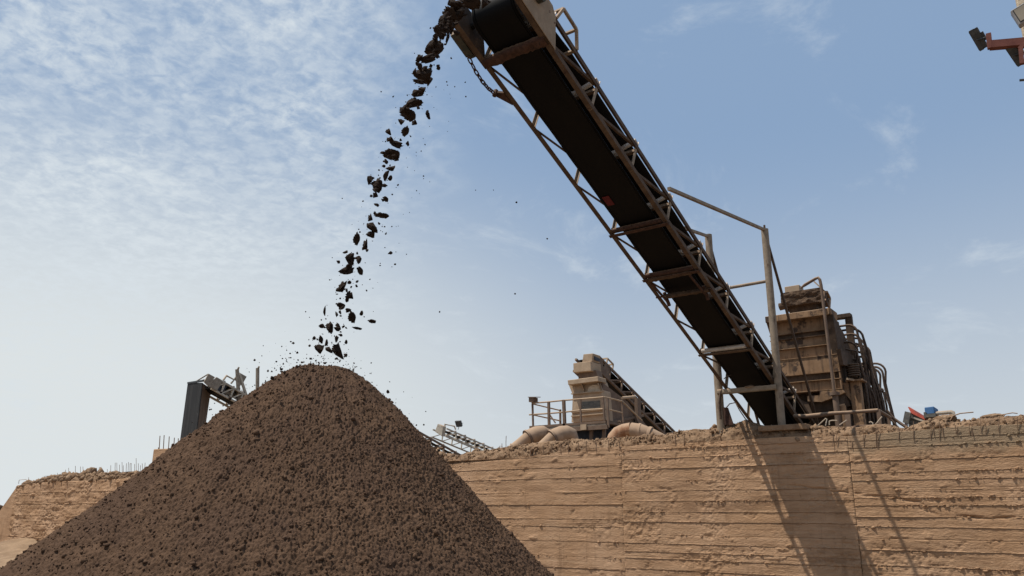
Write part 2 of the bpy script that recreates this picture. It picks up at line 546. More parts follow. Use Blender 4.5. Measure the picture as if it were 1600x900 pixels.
PLAT = 4.62
fx = np.linspace(-42.5, 16, 90)
fy = np.linspace(1.4, 75, 60)
FX, FY = np.meshgrid(fx, fy, indexing='ij')
FZ = PLAT + fbm(FX * .4, FY * .4, 0, 4, 9) * .07
vs = np.stack([FX, FY, FZ], -1)
skirt = vs.copy()
me = mesh_np('yard_terrace', vs.reshape(-1, 3), gridquads(len(fx), len(fy)))
tag(link('yard_terrace', me, M['ground']), kind='structure')

# ------------------------------------------------------------------ the wall
wall = empty('retaining_wall', (0, 0, 0), 'long tan retaining wall of rough horizontal courses with a crumbling top', 'wall')

SIL = [(-60, 700), (25, 760), (60, 752), (85, 745), (105, 741), (130, 742), (155, 741), (170, 740), (190, 741), (215, 739), (240, 736), (300, 732), (420, 724), (560, 716),
       (690, 708), (712, 713), (730, 708), (745, 706), (760, 704), (800, 697), (830, 693), (870, 690), (900, 686), (925, 688), (950, 684), (1000, 681),
       (1040, 679), (1060, 673), (1090, 671), (1108, 672), (1112, 666), (1135, 664), (1150, 662), (1165, 657), (1180, 662), (1192, 668), (1262, 667),
       (1290, 667), (1310, 666), (1335, 668), (1362, 664), (1392, 664), (1412, 670), (1430, 664), (1445, 657), (1460, 655), (1490, 656), (1540, 654), (1570, 652), (1600, 649), (1700, 640), (1850, 640)]
s_x = np.array([P(x, y, Y=.35)[0] for x, y in SIL[1:]])
s_z = np.array([P(x, y, Y=.35)[2] for x, y in SIL[1:]])
FORM = [(25, 762), (100, 754), (215, 750), (420, 742), (690, 733), (760, 727), (860, 717), (940, 707), (1000, 703), (1100, 699), (1130, 697), (1170, 694), (1240, 690), (1325, 690), (1400, 684), (1500, 676), (1600, 672), (1800, 668)]
f_x = np.array([P(x, y, Y=0)[0] for x, y in FORM])
f_z = np.array([P(x, y, Y=0)[2] for x, y in FORM])


def crest(x):
    return np.interp(x, s_x, s_z)


def formtop(x):
    return np.interp(x, f_x, f_z)


def bumpmask(x, c, w):
    return np.exp(-((x - c) / w) ** 2)


def rough_zone(x, z):
    """How broken the face is: a ragged vertical band and scattered spalls."""
    r = .9 * np.exp(-((x + 1.45 + .25 * np.sin(z * 3)) / .42) ** 2) * np.clip((z - 1.6) / 1.5, .25, 1)
    n = fbm(x * .55, z * 1.3, 0, 4, 41)
    r = r + np.clip((n - .22) * 4, 0, 1) * .9
    n2 = fbm(x * 1.7, z * 3.0, 0, 4, 47)
    r = r + np.clip((n2 - .34) * 8, 0, 1) * .8
    return np.clip(r, 0, 1)


def face_y(x, z, sec):
    y = .014 * fbm(x * .5, z * 1.2, sec, 3, 5) + .005 * fbm(x * 3, z * 6, sec, 4, 8) + .0035 * fbm(x * 9, z * 18, sec, 4, 12, .65)
    rz = rough_zone(x, z)
    y = y + rz * (.010 + .038 * fbm(x * 8, z * 9, 0, 5, 21, .7))
    y = y + .005 * np.abs(fbm(x * 14, z * 20, 9, 3, 23, .7)) - .07 * np.clip(fbm(x * 2.6, z * 4.5, 3, 4, 27, .6) - .34, 0, 1)      # lumps of earth stuck to the face
    y = y + .006 * np.clip(fbm(x * .7, z * 34, 5, 3, 29) - .1, 0, 1) * 2       # thin horizontal board marks
    return y


# a diagonal crack either side of the main joint, as two chipped lines
CRACK = [((1190, 755), (1262, 761), (1325, 769.5)), ((1338, 772), (1400, 779), (1438, 784), (1446, 797)), ((1446, 797), (1470, 806), (1540, 810), (1620, 806))]


def crack_depth(x, z):
    d = np.zeros_like(x)
    for ci, line in enumerate(CRACK):
        pts = [P(a, b, Y=0) for a, b in line]
        for p, q in zip(pts[:-1], pts[1:]):
            ax, az, bx, bz = p[0], p[2], q[0], q[2]
            L2 = (bx - ax) ** 2 + (bz - az) ** 2
            t_ = np.clip(((x - ax) * (bx - ax) + (z - az) * (bz - az)) / L2, 0, 1)
            wob = .05 * fbm(x * 4, z * 4, ci, 4, 61, .65)
            dd = np.hypot(x - (ax + t_ * (bx - ax)), z + wob - (az + t_ * (bz - az)))
            wd = (.02, .026, .03)[ci]
            d = np.maximum(d, np.exp(-(dd / wd) ** 2) * (.03, .045, .05)[ci] * np.clip(.6 + 1.5 * fbm(x * 3, z * 3, ci + 7, 3, 63), .05, 1.3))
    return d


SECTIONS = [  # x0, x1, step, course height, anchor z
    (-42.3, -29.6, .06, .55, 3.97), (-29.6, -10.8, .12, .40, 4.3), (-10.8, -4.23, .045, .342, 4.02), (-4.23, 1.934, .02, .279, 4.385), (1.942, 13.0, .022, .279, 4.378)]
JOINTS = []
for si, (x0, x1, step, ch, za) in enumerate(SECTIONS):
    nx = int((x1 - x0) / step) + 1
    xs = np.linspace(x0, x1, nx)
    top_max = formtop(xs).max() + .1
    lo_limit = .55 if si >= 2 else -.2
    zt = za + ch * math.ceil((top_max - za) / ch)
    ci = 0
    hv = random.Random(500 + si)
    while zt > lo_limit:
        zb = zt - ch * hv.choice([.8, .92, 1.0, 1.0, 1.08, 1.2, .62])
        fr = np.array([0, .012, .026, .042, .065, .10, .14, .19, .25, .32, .39, .46, .53, .60, .67, .74, .80, .86, .91, .945, .97, .985, 1.0])
        waves = .010 * fbm(xs * .35, zb * 3, si, 2, 71)
        wavet = .010 * fbm(xs * .35, zt * 3, si, 2, 71)
        zlo = zb + waves + .010 * fbm(xs * 7, zb * 9, si, 4, 73, .65)
        zhi = zt + wavet + .010 * fbm(xs * 7, zt * 9, si, 4, 73, .65)
        lim = formtop(xs) + .03
        if zb > lim.max():
            zt = zb
            continue
        zhi = np.minimum(zhi, lim + .1)
        zhi = np.maximum(zhi, zlo + .002)
        Z = zlo[:, None] + (zhi - zlo)[:, None] * fr[None, :]
        X = np.repeat(xs[:, None], len(fr), 1)
        Y = face_y(X, Z, si) * (2.6 if si < 2 else 1.0)
        if si < 2:
            Y += .05 * fbm(X * 1.1, Z * 2.2, si, 5, 95, .65)
        h = random.Random(si * 100 + ci)
        tilt, shift = h.uniform(.002, .009), h.uniform(-.005, .005)
        Y += shift + tilt * (fr[None, :] - .3)              # the face of each pour leans out at its foot
        # a ragged fin of grout along the foot of the course, undercut below
        finn = np.clip(fbm(xs * 1.3, zb * 7, si, 3, 81) * 1.3 + .45, 0, 1) * (.35 + 1.5 * np.abs(fbm(xs * 11, zb * 7, si, 4, 83, .7)))
        fin = np.zeros_like(fr)
        fin[1:6] = [.5, 1.0, .8, .4, .12]
        Y -= (h.choice([.006, .009, .012, .016, .024]) * finn)[:, None] * fin[None, :]
        gap = np.clip(fbm(xs * .8, zb * 5, si, 3, 87) + .55, .1, 1)
        JOINTS.append((xs, zlo, si))
        Y[:, 0] += .03 * gap + .012
        Y[:, 1] += .006 * gap
        Y[:, -1] += .022
        Y[:, -2] += .004
        if si >= 3:
            Y += crack_depth(X, Z)
        for col_ in (0, -1):
            Y[col_, :] += .012
        n = len(fr)
        front = np.stack([X, Y, Z], -1)
        # close the course with its upper and lower beds so it is a solid slab
        back = np.stack([X[:, [-1, 0]], np.full((nx, 2), .28), Z[:, [-1, 0]]], -1)
        allv = np.concatenate([front, back], 1)
        q = gridquads(nx, n + 2)
        wrap = np.stack([np.arange(nx - 1) * (n + 2) + n + 1, (np.arange(nx - 1) + 1) * (n + 2) + n + 1, (np.arange(nx - 1) + 1) * (n + 2), np.arange(nx - 1) * (n + 2)], -1)
        me = mesh_np('wall_course', allv.reshape(-1, 3), np.concatenate([q, wrap]))
        link('wall_course', me, M['wall'], wall)
        zt = zb
        ci += 1

# crumbs of grout and earth clinging along the joints
cr_v, cr_n = [], 0
v1_, f1_ = ico(1)
for xs_, zs_, si_ in JOINTS:
    if si_ < 2:
        continue
    n_ = int((xs_[-1] - xs_[0]) * (22 if si_ > 2 else 12))
    cx_ = RNG.uniform(xs_[0], min(xs_[-1], 8), n_)
    cz_ = np.interp(cx_, xs_, zs_)
    keep = fbm(cx_ * .9, cz_ * 4, si_, 3, 91) > RNG.uniform(-.1, .55, n_)
    cx_, cz_ = cx_[keep], cz_[keep]
    sz_ = np.clip(.010 * np.exp(RNG.normal(0, .5, len(cx_))), .004, .035)
    c_ = np.stack([cx_, -.004 + 0 * cx_, cz_ + RNG.normal(.006, .014, len(cx_))], -1)
    cr_v.append(v1_[None] * RNG.uniform(.5, 1.5, (len(cx_), len(v1_), 1)) * np.array([1.5, .9, .8]) * sz_[:, None, None] + c_[:, None, :])
cr_v = np.concatenate(cr_v)
me = mesh_np('joint_crumbs', cr_v.reshape(-1, 3), tris=(f1_[None] + (np.arange(len(cr_v)) * len(v1_))[:, None, None]).reshape(-1, 3), smooth_=False)
o = link('joint_crumbs', me, M['wall'], wall)
o['kind'] = 'stuff'

# solid core behind the courses
mb = MB()
mb.box(-42.2, 13, .2, 1.2, -.3, 4.05)
mb.build('wall_core', M['wall'], wall)
# sloping end of the wall in the west
mb = MB()
e0, e1 = P(25, 760, Y=.02), P(-4, 803, Y=.02)
mb.prism([(e0[0] + .1, .03, e0[2]), (e1[0], .03, e1[2]), (e1[0] - .4, .03, -.2), (e0[0] + .1, .03, -.2)], (0, 1.4, 0))
mb.build('wall_end', M['wall'], wall)

# crumbling crest: broken earth from the top course up and back over the edge
for (x0, x1, step) in ((-42.4, -10.8, .085), (-10.8, -3.2, .034), (-3.2, 13, .026)):
    nx = int((x1 - x0) / step) + 1
    xs = np.linspace(x0, x1, nx)
    tt = np.concatenate([np.linspace(-.12, 1, 34), np.linspace(1.05, 2.2, 16)])
    ft, st = formtop(xs), np.maximum(crest(xs), formtop(xs) + .06)
    T = np.repeat(tt[None, :], nx, 0)
    X = np.repeat(xs[:, None], len(tt), 1)
    up = np.clip(T, -1, 1)
    Z = ft[:, None] + (st - ft)[:, None] * np.where(up < 0, up * .6, np.sin(np.clip(up, 0, 1) * math.pi / 2) ** .9)
    Y = .055 + np.where(up < 0, 0, .40 * np.clip(up, 0, 1) ** 1.6)
    over = np.clip(T - 1, 0, 2)
    Y = Y + over * 1.1
    Z = Z - (Z - (PLAT - .12)) * np.clip(over / 1.2, 0, 1) ** 1.3
    a = np.clip((T + .12) / .35, 0, 1) * (.75 + .25 * np.clip(T, 0, 1))
    big = fbm(X * 1.6, Z * 2.2 + Y * 2, 0, 3, 31)
    mid = fbm(X * 5.5, Z * 7, Y * 5, 4, 33, .6)
    ridg = 1 - np.abs(fbm(X * 3.2, Z * 4, Y * 3, 4, 35)) * 2
    slump = np.where(X < 2.2, 1 - 2.2 * np.abs(fbm(X * 4.5 + Z * 2.5, Z * .7, 0, 4, 37, .6)), 0)
    hi_ = fbm(X * 17, Z * 20, Y * 17, 3, 39, .65)
    d = big * .08 + mid * .075 + ridg * .05 + slump * .075 + hi_ * .03 - .06
    Y = Y - d * a
    Z = Z + (mid * .035 + big * .03) * np.clip(T, 0, 1) + np.where(over > 0, mid * .05, 0) + hi_ * .03 * np.clip(T * 2, 0, 1)
    me = mesh_np('crumbled_crest', np.stack([X, Y, Z], -1).reshape(-1, 3), gridquads(nx, len(tt)))
    o = link('crumbled_crest', me, M['crust'], wall)
    o['kind'] = 'stuff'

# loose lumps lying along the crest
for (xa, xb, cnt_, s_) in ((-42, -10.8, 900, .075), (-10.8, -3.2, 700, .02), (-3.2, 8, 900, .016)):
    lx = RNG.uniform(xa, xb, cnt_)
    tt_ = RNG.beta(2.2, 1.3, cnt_)
    lz = formtop(lx) + (np.maximum(crest(lx), formtop(lx) + .06) - formtop(lx)) * np.sin(tt_ * math.pi / 2) ** .9
    ly = .03 + .40 * tt_ ** 1.6
    v1_, f1_ = ico(1)
    sz_ = np.clip(s_ * np.exp(RNG.normal(0, .5, cnt_)), .01, .2)
    lv_ = v1_[None] * RNG.uniform(.6, 1.4, (cnt_, len(v1_), 1)) * RNG.uniform(.6, 1.4, (cnt_, 1, 3)) * sz_[:, None, None] + np.stack([lx, ly, lz], -1)[:, None, :]
    me = mesh_np('crest_rubble', lv_.reshape(-1, 3), tris=(f1_[None] + (np.arange(cnt_) * len(v1_))[:, None, None]).reshape(-1, 3), smooth_=False)
    o = link('crest_rubble', me, M['crust'], wall)
    o['kind'] = 'stuff'

# concrete ledge at the foot of the stacker posts
a0, a1 = P(1190, 663, Y=.12), P(1261, 662, Y=.12)
mb = MB()
mb.box(P(1186, 665, Y=.1)[0], a1[0], .0, .75, a1[2] - .14, a1[2])
mb.build('ledge_slab', M['crust'], wall, bevel=.012)

# reinforcing bars standing out of the crest
rb_specs = []
for x in [(90, 745, 6), (103, 743, 9), (108, 741, 10), (118, 738, 10), (126, 741, 12), (130, 742, 13), (151, 740, 9), (156, 741, 11), (160, 740, 8), (168, 741, 8), (173, 741, 14), (180, 738, 15), (183, 740, 17), (187, 738, 12),
          (191, 739, 17), (193, 740, 13), (197, 738, 14), (200, 738, 16), (203, 739, 15), (205, 740, 16), (210, 738, 13), (213, 737, 21), (216, 738, 14), (219, 737, 10), (223, 735, 11), (226, 735, 12), (45, 755, 9)]:
    rb_specs.append((x[0], x[1], x[2], .45, .011))
for x in [(791, 699, 18), (785, 701, 8), (781, 702, 5), (1397, 705, 3)]:
    rb_specs.append((x[0], x[1], x[2], .4, .010))
for x, y, h in [(1301, 690, 14), (1307, 688, 12), (1331, 692, 17), (1350, 690, 16), (1369, 688, 17), (1372, 690, 22), (1404, 680, 14), (1427, 678, 20), (1454, 675, 22), (1459, 674, 10), (1468, 678, 16), (1474, 676, 12), (1494, 672, 8), (1497, 673, 7), (1515, 671, 9), (1519, 674, 12), (1533, 668, 11), (1540, 671, 9), (1560, 667, 12), (1590, 664, 13)]:
    rb_specs.append((x, y, h, -.015, .0075))
for x, y, h in [(829, 705, 10), (849, 703, 10), (862, 702, 10), (876, 702, 12), (888, 700, 12), (904, 700, 11), (916, 698, 12), (931, 698, 12), (950, 695, 10), (968, 694, 9), (1056, 690, 14), (1069, 688, 16)]:
    rb_specs.append((x, y, h - 3, -.01, .012))
for i, (x, y, h, Y, r) in enumerate(rb_specs):
    b = P(x, y + 3, Y=Y)
    t_ = P(x + random.uniform(-.8, .8), y - h, Y=Y + random.uniform(-.03, .03))
    b2 = b - (t_ - b) * .3
    mb = MB()
    if i % 11 == 7:
        mb.path([b2, t_ - V((0, 0, .06)), t_, t_ + V((.12, 0, -.01))], r, 5)
    else:
        mb.path([b2, (b + t_) / 2 + V((random.uniform(-.015, .015), 0, 0)), t_], r, 5)
    mb.build('rebar', M['rebar'], wall)
# bent ends of reinforcing wire lying over the crest
for pts, r in [([(1478, 668), (1489, 650), (1500, 646), (1521, 644)], .014), ([(1560, 660), (1571, 647), (1582, 645), (1590, 646)], .012), ([(29, 756), (30, 750), (41, 749), (42, 755)], .014)]:
    mb = MB()
    mb.path([P(x, y, Y=.35) for x, y in pts], r, 6)
    mb.build('rebar', M['rebar'], wall)


# ------------------------------------------------------------------ loose clod meshes
def clod_verts(sub, seed, amp=.45, fine=.16):
    v, f = ico(sub)
    n = fbm(v[:, 0] * 1.3 + seed * 3.1, v[:, 1] * 1.3, v[:, 2] * 1.3, 3, seed)
    n2 = fbm(v[:, 0] * 3.2, v[:, 1] * 3.2 + seed, v[:, 2] * 3.2, 4, seed + 5, .75)
    step = np.round((n2 * 2.2)) / 2.2
    r = 1 + amp * n * 1.6 + fine * (n2 * .6 + step * .8) * 1.8
    w = v * np.clip(r, .3, 2)[:, None]
    g = np.random.default_rng(seed)
    for _ in range(7):      # broken faces
        nn = unit(g.normal(size=3))
        dd = g.uniform(.42, .8)
        over = np.clip(w @ nn - dd, 0, None)
        w = w - nn[None] * (over * .82)[:, None]
    return w / np.abs(w).max(0)[None] * 1.0, f


BIG = [mesh_np('clod', clod_verts(4, 11 + i * 7, .5, .34)[0], tris=clod_verts(4, 11 + i * 7)[1], smooth_=False) for i in range(7)]
MIDC = [mesh_np('clod', clod_verts(2, 5 + i * 3, .45, .2)[0], tris=clod_verts(2, 5)[1], smooth_=False) for i in range(6)]
for me in BIG + MIDC:
    me.materials.append(M['clod'])

# ------------------------------------------------------------------ the soil pile
AX = -.49
apex = P(497, 571, X=AX) + np.array([.09, 0, 0])
TANB = .99


def pile_z(x, y):
    dx, dy = x - apex[0], y - apex[1]
    r = np.hypot(dx, dy)
    ph = np.arctan2(dy, dx)
    # a little steeper on its eastern flank, gentler to the west
    side = np.cos(ph - YAW)
    tb = TANB * (1 + .06 * side)
    rr = (r ** 2.8 + .46 ** 2.8) ** (1 / 2.8) - .46
    z = apex[2] - .03 - rr * tb
    z = z + .06 * np.sin(ph * 3 + 1) * np.clip(r / 3, 0, 1) * .8
    return z


NR, NP_ = 860, 1560
rad = np.concatenate([np.linspace(0.0, 1.2, 110)[:-1], 1.2 + (6.6 - 1.2) * np.linspace(0, 1, NR - 109) ** 1.0])
view_az = math.atan2(EYE[1] - apex[1], EYE[0] - apex[0])
pp = np.concatenate([np.linspace(-1.95, 1.95, NP_ - 160), np.linspace(1.95, 2 * math.pi - 1.95, 162)[1:-1]]) + view_az
pp = np.append(pp, pp[0] + 2 * math.pi)
RR, PP = np.meshgrid(rad, pp, indexing='ij')
X = apex[0] + RR * np.cos(PP)
Y = apex[1] + RR * np.sin(PP)
Z = pile_z(X, Y)
near = np.clip(RR / .25, 0, 1)
dn = (.05 * fbm(X * .9, Y * .9, Z * .9, 3, 101) + .016 * fbm(X * 4, Y * 4, Z * 4, 3, 103) +
      .006 * fbm(X * 17, Y * 17, Z * 17, 2, 107, .6) + .006 * vnoise(X * 37, Y * 37, Z * 37, 109) + .0165 * vnoise(X * 70, Y * 70, Z * 70, 111))
# small slumps that run down the slope
run = fbm(PP * 16, RR * 1.1, 0, 4, 115)
dn = dn + .018 * run * np.clip(RR / 1.2, 0, 1)
Z = Z + dn * .95
X = X + np.cos(PP) * dn * .6
Y = Y + np.sin(PP) * dn * .6
pile_v = np.stack([X, Y, Z], -1)
off = V((apex[0], apex[1], 0))
me = mesh_np('soil_pile', (pile_v - off).reshape(-1, 3), gridquads(*RR.shape))
pile = tag(link('soil_pile', me, M['pile'], origin=off), 'tall cone of dark brown crumbly soil heaped under the falling stream', 'soil pile')

# lumps lying over the pile
n_l = 30000
ang = view_az + RNG.uniform(-1.9, 1.9, n_l)
rl = 6.2 * np.sqrt(RNG.uniform(0.0005, 1, n_l))
ii = np.clip(np.searchsorted(rad, rl), 1, len(rad) - 1)
jj = np.argmin(np.abs(((pp[None, :NP_ - 160:6] - ang[:, None]))), 1) * 6
base_p = pile_v[ii, jj]
v1, f1 = ico(1)
size = .005 * np.exp(RNG.normal(0, .6, n_l)) + .004
size = np.clip(size, .005, .03)
rnd = RNG.uniform(.75, 1.25, (n_l, len(v1), 1))
sc = RNG.uniform(.6, 1.4, (n_l, 1, 3))
lv = v1[None] * rnd * sc * size[:, None, None] + (base_p - off)[:, None, :] + V((0, 0, .004))
lf = (f1[None] + (np.arange(n_l) * len(v1))[:, None, None]).reshape(-1, 3)
me = mesh_np('soil_lump', lv.reshape(-1, 3), tris=lf, smooth_=False)
o = link('soil_lump', me, M['pile'], pile)
o['kind'] = 'stuff'

# ------------------------------------------------------------------ pale sand banked against the wall foot in the west
nx, ny = 150, 40
xs = np.linspace(-48, -16, nx)
ys = np.linspace(-9, .3, ny)
X, Y = np.meshgrid(xs, ys, indexing='ij')
Z = np.clip((Y + 7.5) / 7.5, 0, 1) ** 1.5 * (1.35 + .35 * fbm(X * .3, Y * .3, 0, 3, 201)) * np.clip((-17 - X) / 10, 0, 1) - .12
Z += .10 * fbm(X * 1.2, Y * 1.2, 0, 4, 203) + .05 * fbm(X * 4, Y * 2, 0, 3, 205)
me = mesh_np('sand_bank', np.stack([X, Y, Z], -1).reshape(-1, 3), gridquads(nx, ny))
tag(link('sand_bank', me, M['sand']), kind='structure')


def rock(name, c, size, seed, mat, label, cat, scale=(1, 1, 1), group=None, sub=4):
    v, f = clod_verts(sub, seed, .4, .16)
    me = mesh_np(name, v * V(scale) * size, tris=f, smooth_=False)
    o = link(name, me, mat, origin=c)
    return tag(o, label, cat, group)


rock('rubble_block', P(141, 742, Y=.4), .36, 21, M['crust'], 'upright brown lump of rubble on the wall top among the rebar', 'rubble', (1, .9, 1.1))
rock('rubble_block', P(80, 748, Y=.4), .3, 29, M['caked'], 'low dark lump of rubble on the wall top near its sloping end', 'rubble', (1.3, .9, .7))
rock('rubble_heap', P(2, 800, Y=1.0) - V((.5, 0, .3)), .9, 37, M['caked'], 'dark rubble heap beyond the sloping end of the wall', 'rubble', (1.2, 1, .8))
rock('rubble_block', P(745, 707, Y=.4), .12, 43, M['crust'], 'small dark lump of earth on the crest left of the big ducts', 'rubble', (1, .9, 1.3))
rock('rubble_block', P(1095, 677, Y=.35), .17, 47, M['crust'], 'rounded brown lump of earth on the crest beside the stacker post', 'rubble', (1.6, 1, .7))
rock('rubble_block', P(1478, 655, Y=.5), .16, 51, M['crust'], 'pale lump of broken concrete on the crest in front of the red machine', 'rubble', (1.9, 1, .7))
rock('rubble_block', P(1552, 652, Y=.5), .16, 53, M['crust'], 'grey pink lump of broken concrete on the crest under the bent wire', 'rubble', (1.8, 1, .6))

# ------------------------------------------------------------------ the stacker conveyor
CM = .41727
CC = 1 / math.hypot(1, CM)
XL, XR, HT = -1.188, .202, .648
XM = (XL + XR) / 2


def cv(a, x, h=0.0):
    """Point of the stacker: a metres up along the boom, x across, h square to the belt."""
    return V((x, 2.45 - a * CC + h * CC * CM, 5.113 + a * CM * CC + h * CC))


AL = unit(cv(1, 0) - cv(0, 0))
HN = unit(cv(0, 0, 1) - cv(0, 0))
stk = empty('stacker_conveyor', (XM, .25, PLAT), 'long belt conveyor on a brown lattice boom rising from the wall above the soil pile', 'conveyor')
NODES = [.56, 2.24, 3.92, 5.6, 7.28, 8.96, 10.64, 12.32, 14.0]
A_END = 14.95
for x, s in ((XL, 1), (XR, -1)):
    MB().angle(cv(-1.6, x), cv(A_END, x), .10, .012, HN, (s, 0, 0)).build('lower_chord', M['steel'], stk)
    MB().angle(cv(-1.6, x, HT + .035), cv(13.9 if s > 0 else A_END - .25, x, HT + .035), .095, .012, -HN, (s, 0, 0)).build('upper_chord', M['steel'], stk)
    xi = x + s * .018
    for i, a in enumerate(NODES):
        MB().angle(cv(a, xi, .0), cv(a, xi, HT), .065, .008, AL, (s, 0, 0)).build('upright', M['steel_light'], stk)
        if i:
            b = NODES[i - 1]
            MB().angle(cv(a - .05, xi + s * .01, .03), cv(b + .07, xi + s * .01, HT - .02), .055, .007, HN, (s, 0, 0)).build('diagonal', M['steel'], stk)
# cross members, trough idlers and their rollers at every node
for a in NODES:
    cb = MB().beam(cv(a, XL + .02, HT - .09), cv(a, XR - .02, HT - .09), .07, .07, HN).build('cross_beam', M['steel'], stk)
    for s, x0, x1, h0, h1 in ((0, XM - .2, XM + .2, HT + .02, HT + .02), (-1, XM - .22, XL + .06, HT + .03, HT + .20), (1, XM + .22, XR - .06, HT + .03, HT + .20)):
        MB().tube(cv(a + .03, x0, h0), cv(a + .03, x1, h1), .05, 12).build('roller', M['roller'], cb)
    for x, h in ((XL + .05, HT + .2), (XR - .05, HT + .2)):
        MB().beam(cv(a - .03, x, HT - .06), cv(a - .03, x, h), .05, .012, AL).build('roller_bracket', M['roller'], cb)
# the belt: return run below, troughed carrying run above, wrapped round the head drum
BW = .44
HD_A, HD_H, HD_R = 14.55, .46, .34


def belt_sheet(profile, x_list, dh):
    """profile: list of (a,h); x_list across; dh extra height across."""
    n, k_ = len(profile), len(x_list)
    vs = [cv(a, x, h + d * trough) for (a, h, trough) in profile for x, d in zip(x_list, dh)]
    return np.array(vs), gridquads(n, k_)


xl = [XM - BW, XM - BW + .03, XM - .2, XM, XM + .2, XM + BW - .03, XM + BW]
dh = [.19, .175, .02, 0, .02, .175, .19]
prof = [(-1.5, .13, 0)] + [(a, .13 - .012 * math.sin(a * 2.1) ** 2, 0) for a in np.linspace(-1, 14.0, 60)]
prof += [(HD_A + HD_R * math.cos(t_), HD_H + HD_R * math.sin(t_), 0) for t_ in np.linspace(-math.pi / 2, math.pi / 2, 22)]
prof += [(a, HT + .085 + .0 * a, min(1, (14.4 - a) / 1.3)) for a in np.linspace(14.2, -1.5, 60)]
bv, bq = belt_sheet(prof, xl, dh)
me = mesh_np('belt', bv - ROOT_LOC[stk.name], bq)
belt = link('belt', me, M['belt'], stk)
sol = belt.modifiers.new('thickness', 'SOLIDIFY')
sol.thickness = .016
sol.offset = 0
# rolled edges of the belt, seen as ribs where it bends round the drum
for x in (XM - BW + .05, XM + BW - .05):
    MB().path([cv(a, x, h - .006 if a < 14.2 else h) for a, h, _ in prof[1:61]] + [cv(HD_A + (HD_R + .012) * math.cos(t_), x, HD_H + (HD_R + .012) * math.sin(t_)) for t_ in np.linspace(-math.pi / 2, math.pi / 2, 18)], .013, 6).build('belt_rib', M['belt'], belt)
pts = [P(936, 303, X=XM - .3), P(945, 299, X=XM - .3), P(954, 310, X=XM - .3), P(945, 315, X=XM - .3)]
a_r = 8.98 * 1.12
MB().prism([cv(a_r, XM - .36, .108), cv(a_r, XM - .2, .108), cv(a_r - .28, XM - .2, .108), cv(a_r - .28, XM - .36, .108)], -HN * .012).build('red_patch', M['red'], belt)
# drum and its side plates
drum = MB()
drum.tube(cv(HD_A, XM - .47, HD_H), cv(HD_A, XM + .47, HD_H), HD_R - .02, 32)
drum.tube(cv(HD_A, XL - .05, HD_H), cv(HD_A, XR + .05, HD_H), .055, 12)
drum.build('head_drum', M['drum'], stk)
MB().prism([cv(13.75, XR + .012, .005), cv(14.98, XR + .012, .005), cv(15.1, XR + .012, .4), cv(14.95, XR + .012, HT + .12), cv(14.15, XR + .012, HT + .12), cv(13.98, XR + .012, HT - .03)], (.014, 0, 0)).build('side_plate', M['plate'], stk)
MB().prism([cv(13.9, XL - .012, .005), cv(14.98, XL - .012, .005), cv(15.1, XL - .012, .4), cv(14.9, XL - .012, HT + .05), cv(14.3, XL - .012, HT + .05)], (-.014, 0, 0)).build('side_plate', M['machine_dark'], stk)  # darker than its twin: shadow on the inner face is coloured in
MB().tube(cv(HD_A, XR + .03, HD_H), cv(HD_A, XR + .14, HD_H), .11, 14).build('bearing', M['motor'], stk)
# gearbox outside the western plate
gb = MB()
gb.tube(cv(14.45, XL - .03, .30), cv(14.45, XL - .19, .30), .20, 12)
gb.box(*[0] * 6) if False else None
gb.build('gearbox', M['motor'], stk)
g2 = MB()
g2.beam(cv(14.25, XL - .15, .1), cv(14.75, XL - .15, .12), .16, .14, HN)
g2.tube(cv(14.2, XL - .12, .2), cv(14.2, XL - .26, .2), .09, 10)
g2.build('motor_foot', M['motor'], stk)
# hanging chain from the gearbox to the bracket on the chord
c0, c1 = cv(14.25, XL - .17, .02), cv(13.42, XL - .14, -.06)
nl = 8
mid = []
for i in range(nl):
    t_ = (i + .5) / nl
    p = c0 + (c1 - c0) * t_ - V((0, 0, .10)) * 4 * t_ * (1 - t_)
    mid.append(p)
for i, p in enumerate(mid):
    d = unit((mid[min(i + 1, nl - 1)] - mid[max(i - 1, 0)]))
    s = unit(np.cross(d, V((0, 0, 1))))
    if i % 2:
        s = unit(np.cross(d, s))
    L = .078
    ring = [p + d * L * math.cos(q) + s * .032 * math.sin(q) for q in np.linspace(0, 2 * math.pi, 11)]
    MB().path(ring, .014, 5, False).build('chain_link', M['rust'], stk)
br = MB()
br.prism([cv(13.32, XL, -.02), cv(13.0, XL, -.02), cv(13.3, XL - .17, -.03), cv(13.42, XL - .17, -.03)], HN * .05)
br.tube(cv(13.38, XL - .15, -.09), cv(13.38, XL - .15, .05), .045, 8)
br.build('chain_bracket', M['rust'], stk)
# guard frame on the eastern upper chord
gf = MB()
q = [cv(13.95, XR, HT + .02), cv(13.9, XR + .05, HT + .34), cv(13.42, XR + .05, HT + .34), cv(13.2, XR, HT + .04)]
for i in range(3):
    gf.beam(q[i], q[i + 1], .05, .05, (1, 0, 0))
for i in (1, 2):
    gf.beam(q[i], q[i] - V((.25, 0, 0)), .05, .05, HN)
gf.beam(q[3], q[3] - V((.5, 0, 0)), .06, .05, HN)
gf.beam(cv(13.95, XR, HT + .02), cv(13.9, XR - .25, HT + .34), .05, .05, (1, 0, 0))
gf.build('guard_frame', M['plate'], stk)


